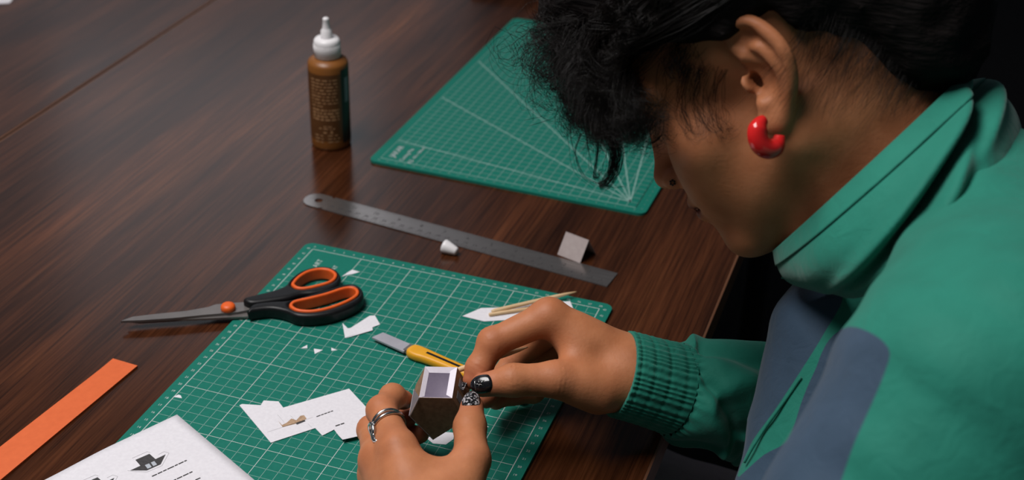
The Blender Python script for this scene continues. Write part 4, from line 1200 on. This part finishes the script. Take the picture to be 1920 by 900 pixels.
# side hair: sweep from temple over the ear back to the knot
for k in range(170):
    th = rg.uniform(-1.1, 1.75); z = rg.uniform(-.05, .95); p0 = scalp(th, z)
    th2 = th+(math.pi-th)*.55 if th >= 0 else th-(math.pi+th)*.55
    p1 = scalp((th+th2)/2, z*.9+.05)+nrm(scalp((th+th2)/2, z)-CRC)*rg.uniform(.002, .010); p2 = scalp(th2, z*.6)+P_(-.004, 0, 0)
    p3 = P_(-.125, rg.normal()*.02, .02+rg.normal()*.02)
    SS += clump([h2w(p0+P_(0, 0, .001)), h2w(p1), h2w(p2), h2w(p3)], 26, .0035, .004, rg.uniform(.001, .004), rg.uniform(1, 3), 26)
# hair in front of and above the ear, fine temple curls
for k in range(34):
    th = rg.uniform(.85, 1.5); p0 = scalp(th, rg.uniform(.15, .55)); tp_ = at(rg.uniform(1250, 1375), rg.uniform(70, 130), .868)
    SS += clump([h2w(p0+nrm(p0-CRC)*.004), h2w(p0+nrm(p0-CRC)*.014+P_(.008, 0, -.006)), tp_-CR[1]*.018-CR[2]*.006, tp_, tp_+CR[0]*rg.uniform(-.008, .010)+CR[1]*.004], 14, .002, .004, rg.uniform(.002, .005), rg.uniform(1, 2.2), 24)
SF = []
hn = vnormals(hV, hF); huv = pix(hV); hdep = (hV-CC)@CR[2]; hface = ((CC-hV)*hn).sum(1) > 0
def on_skin(u, v, lift):
    d = np.hypot(huv[:, 0]-u, huv[:, 1]-v); m = (d < 7) & hface
    if not m.any(): m = d < d.min()+4
    i = np.where(m)[0]; i = i[np.argmin(hdep[i]+d[i]*.0002)]
    return at(u, v, hdep[i])+hn[i]*lift
for k in range(30):          # sideburn curls before the ear
    u = rg.uniform(1285, 1372); w = rg.uniform(8, 30); b = rg.uniform(-10, 18)
    g = [(u-4, 125), (u-w*.9, 165), (u-w*.9, 205+b), (u-w*.1, 240+b), (u+w*.6, 246+b), (u+w, 226+b), (u+w*.7, 205+b)]
    g = g[:rg.integers(4, 8)]
    SF += clump([on_skin(a+rg.normal()*3, b_+rg.normal()*3, .0015+.0025*rg.random()) for a, b_ in g], 3, .0008, .0016, .0012, 1.5, 30, .0004)
for k in range(18):          # hairs across temple and cheek
    u, v = rg.uniform(1200, 1330), rg.uniform(100, 150); g = [(u, v), (u-12+rg.normal()*10, v+35), (u+rg.normal()*14, v+80), (u+20+rg.normal()*16, v+110)]
    SF += clump([on_skin(a, b_, .002+.002*rg.random()) for a, b_ in g], 2, .0006, .002, .0012, 1.2, 26, .0005)
for k in range(230):         # nape: hairs sweeping down from behind the ear
    u = 1500+300*rg.random()**.8; v = 20+.40*(u-1500)+rg.normal()*14; L = rg.uniform(60, 170)*(1.15-.5*(u-1500)/300)
    b = rg.uniform(.15, .75); g = [(u+8, v-25), (u-L*.10, v+L*.25), (u-L*b*.55, v+L*.6), (u-L*b*1.0, v+L*.95)]
    SF += clump([on_skin(a, b_, l_) for (a, b_), l_ in zip(g, (.004, .006, .004, .003+.003*rg.random()))], 3, .0015, .003, .001, 1.2, 22, .0005)
S26 = {}
for s in SS: S26.setdefault(len(s), []).append(s)
Vs, Fs, off = [], [], 0
S27 = {}
for s in SF: S27.setdefault(len(s), []).append(s)
for n, L in S26.items():
    V, F = strands_mesh(np.array(L), rg.uniform(.00011, .00021, len(L)), .00006); Vs.append(V); Fs.append(F+off); off += len(V)
for n, L in S27.items():
    V, F = strands_mesh(np.array(L), rg.uniform(.00006, .00012, len(L)), .00004); Vs.append(V); Fs.append(F+off); off += len(V)
st = mk('hair_strands', np.vstack(Vs), np.vstack(Fs), M['hair'], hair, True); st['kind'] = 'stuff'
print('strand quads', sum(len(f) for f in Fs), 'body', len(body.data.polygons), 'jacket', len(jF))
# brows and lashes
BS = []
for s in (1, -1):
    for k in range(150):
        t_ = rg.uniform(0, 1); p = P_(.0905-.020*t_-.004*t_*t_, (.012+.040*t_)*s, .0335+.004*math.sin(t_*3)+rg.normal()*.0016)
        d_ = P_(-.002, .006*s, .0015); BS.append(spline([h2w(p), h2w(p+d_*.6+P_(.0015, 0, 0)), h2w(p+d_)], 6))
    for k in range(60):
        t_ = rg.uniform(-1, 1); p = P_(.0840-.005*t_*t_-.003*max(0, t_), (.0325+.0125*t_)*s, .0065)
        BS.append(spline([h2w(p), h2w(p+P_(.004, .001*t_*s, -.002)), h2w(p+P_(.0075, .003*t_*s, -.001))], 6))
V, F = strands_mesh(np.array(BS), .00018, .00006); o = mk('brow_and_lash', V, F, M['hair'], hair, True); o['kind'] = 'stuff'

# ------------------------------------------------------------------ jewellery
ec = at(1441, 251, .838); exx = nrm(CR[0]*.93+CR[2]*.38); eyy = nrm(CR[1]-exx*(CR[1]@exx))
pts = [ec+.0088*(exx*math.cos(a)*.88+eyy*math.sin(a)*1.02) for a in np.linspace(math.radians(-112), math.radians(-385+30), 44)]
rr = [.0058*min(1, .55+2.2*s, .55+2.2*(1-s))*(1+.08*math.sin(math.pi*s)) for s in np.linspace(0, 1, 44)]
o = MB().tube(pts, rr, 20).build('red_earring', M['red'], None, True); tag(o, 'chunky glossy red open hoop earring on the visible ear', 'earring')
np_ = h2w((.0985, .0200, -.0245))
t = thing('nose_ring', 'tiny dark silver beaded stud on the nostril', 'nose ring', tuple(np_))
for k in range(6):
    p = np_+.0016*(HX*math.cos(k*1.05)+HZ*math.sin(k*1.05))
    MB().lathe([(.0002, -.0008), (.0007, -.0004), (.0008, 0), (.0007, .0004), (.0002, .0008)], p, 8, HY).build('bead', M['silverdark'], t, True)
# ring on the index finger
rp = LH['idx'][0]*.40+LH['idx'][1]*.60; ra = nrm(LH['idx'][1]-LH['idx'][0]); rn = nrm(CC-rp); rn = nrm(rn-ra*(rn@ra)); rs_ = np.cross(ra, rn)
t = thing('silver_ring', 'ornate silver ring with split band on the lower hand', 'ring', tuple(rp))
RRr = .0117
def rpt(a, s, lift=0): return rp+(RRr+lift)*(rn*math.cos(a)+rs_*math.sin(a))+ra*s
for sg in (-1, 1):
    MB().tube([rpt(a, sg*.0024*max(0, math.cos(a))+.001*math.sin(a)) for a in np.linspace(0, 2*math.pi, 50)], .00125, 8, False).build('band', M['silver'], t, True)
am = math.atan2(-(CR[0]@rs_), -(CR[0]@rn))
lp = [rpt(am+.42*math.cos(x), .0058*math.sin(x)-.003, .0012) for x in np.linspace(0, 2*math.pi, 28)]
MB().tube(lp, .0015, 8, False).build('loop_ornament', M['silver'], t, True)
MB().tube([rpt(am+.15, -.007, .0008), rpt(am+.02, -.011, .0016), rpt(am+.05, -.0155, .0018), rpt(am+.25, -.0195, .0008)], [.0016, .0022, .0017, .0004], 10).build('leaf_ornament', M['silver'], t, True)
MB().lathe([(.0002, -.0012), (.0016, -.0006), (.0019, 0), (.0016, .0006), (.0002, .0012)], rpt(am, -.002, .0006), 12, rn*math.cos(am)+rs_*math.sin(am)).build('stone', M['silverdark'], t, True)

# ------------------------------------------------------------------ paper house held upside down
t = thing('paper_house', 'unfinished brown paper house model, open side up, held in both hands', 'paper model', tuple(at(812, 770, 1.03)))
S9 = lambda x, y: (660+x/3.46, 640+y/3.46)
fd = 1.008; bd_ = 1.036
fpn = nrm(-CR[2]*.80+CR[1]*.60+CR[0]*.05); fp0 = at(*S9(540, 367), fd)       # plane of the gable wall
def onplane(x, y):
    u, v = S9(x, y); r = CR.T @ np.array([(u-960)/FPX, (v-450)/FPX, 1.0]); return CC+r*(((fp0-CC)@fpn)/(r@fpn))
fr_ = [onplane(435, 365), onplane(650, 370), onplane(735, 510), onplane(525, 640), onplane(372, 488)]
kA, kB = at(*S9(470, 142), bd_), at(*S9(688, 190), bd_)
dep = ((kA-fr_[0])+(kB-fr_[1]))/2
bk = [p+dep for p in fr_]
def slab(q, th, mat, nm, par=t):
    q = [np.asarray(p) for p in q]; n_ = nrm(np.cross(q[1]-q[0], q[2]-q[0])); m_ = len(q)
    V = q+[p-n_*th for p in q]; F = [tuple(range(m_)), tuple(range(m_, 2*m_))[::-1]]+[(i, m_+i, m_+(i+1) % m_, (i+1) % m_) for i in range(m_)]
    return mk(nm, V, F, mat, par)
cen = np.mean(fr_+bk, 0)
def wall(q, nm, mat=M['brick']):
    n_ = nrm(np.cross(q[1]-q[0], q[2]-q[0]))
    if n_@(np.mean(q, 0)-cen) < 0: q = q[::-1]; n_ = -n_
    o = slab([p for p in q], .0003, mat, nm)
    i_ = slab([p-n_*.00035 for p in q], .0002, M['paperbox'], 'inner_face', o)
    return o, n_
wall(fr_, 'gable_wall'); wall(bk, 'gable_wall')
w_, wn = wall([fr_[1], bk[1], bk[2], fr_[2]], 'side_wall')
wall([fr_[0], fr_[4], bk[4], bk[0]], 'side_wall')
wall([fr_[2], bk[2], bk[3], fr_[3]], 'roof_slope', M['darkroof']); wall([fr_[4], fr_[3], bk[3], bk[4]], 'roof_slope', M['darkroof'])
for s0, s1 in ((.18, .42), (.56, .82)):
    qq = []
    for s, h_ in ((s0, .25), (s1, .25), (s1, .6), (s0, .6)):
        top = fr_[1]*(1-s)+bk[1]*s; bot = fr_[2]*(1-s)+bk[2]*s; qq.append(top*(1-h_)+bot*h_+wn*.0003)
    if nrm(np.cross(qq[1]-qq[0], qq[2]-qq[0]))@wn < 0: qq = qq[::-1]
    slab(qq, .00015, M['greytext'], 'window_print', w_)
# glue tabs folded inward round the open side
inn = np.mean([fr_[0], fr_[1], bk[0], bk[1]], 0); dn = nrm(np.mean([fr_[2], fr_[4]], 0)-np.mean(fr_[:2], 0))
for a, b, wd_, dd in ((fr_[0], bk[0], .0030, .0022), (bk[0], bk[1], .0034, .0030), (bk[1], fr_[1], .0048, .0012)):
    e = nrm(b-a); iw = (inn-(a+b)/2); iw = nrm(iw-e*(iw@e)); L = np.linalg.norm(b-a)
    slab([a, b, b-e*L*.12+iw*wd_+dn*dd, a+e*L*.12+iw*wd_+dn*dd], .0003, M['paperbox'], 'glue_tab')
slab([fr_[0]+(bk[0]-fr_[0])*.02, at(*S9(402, 308), fd-.004), at(*S9(370, 482), fd-.003), ], .0003, M['paperbox'], 'glue_tab')

# stick held between finger and thumb
stick(at(858, 694, 1.040), at(989, 651, 1.062), .0021, .0006, 'pointed birch stick held between thumb and forefinger over the house')

# dark chair under the sitter
t = thing('chair', 'black chair the person in the jacket sits on', 'chair', (.70, .28, -.73))
MB().prism([(.70+x, .28+y) for x, y in rrect(-.22, .20, -.22, .22, .05)], -.39, -.358).build('seat', M['black'], t)
MB().prism([(.90+x, .28+y) for x, y in rrect(-.0, .03, -.20, .20, .012)], -.10, .12).build('backrest', M['black'], t)
for sx, sy in ((-.18, -.18), (-.18, .18), (.17, -.18), (.17, .18)):
    MB().tube([(.70+sx*1.08, .28+sy*1.08, -.73), (.70+sx, .28+sy, -.36)], .014, 10).build('leg', M['black'], t, True)
for sy in (-.15, .15):
    MB().tube([(.87, .28+sy, -.36), (.915, .28+sy, .0)], .012, 10).build('back_post', M['black'], t, True)
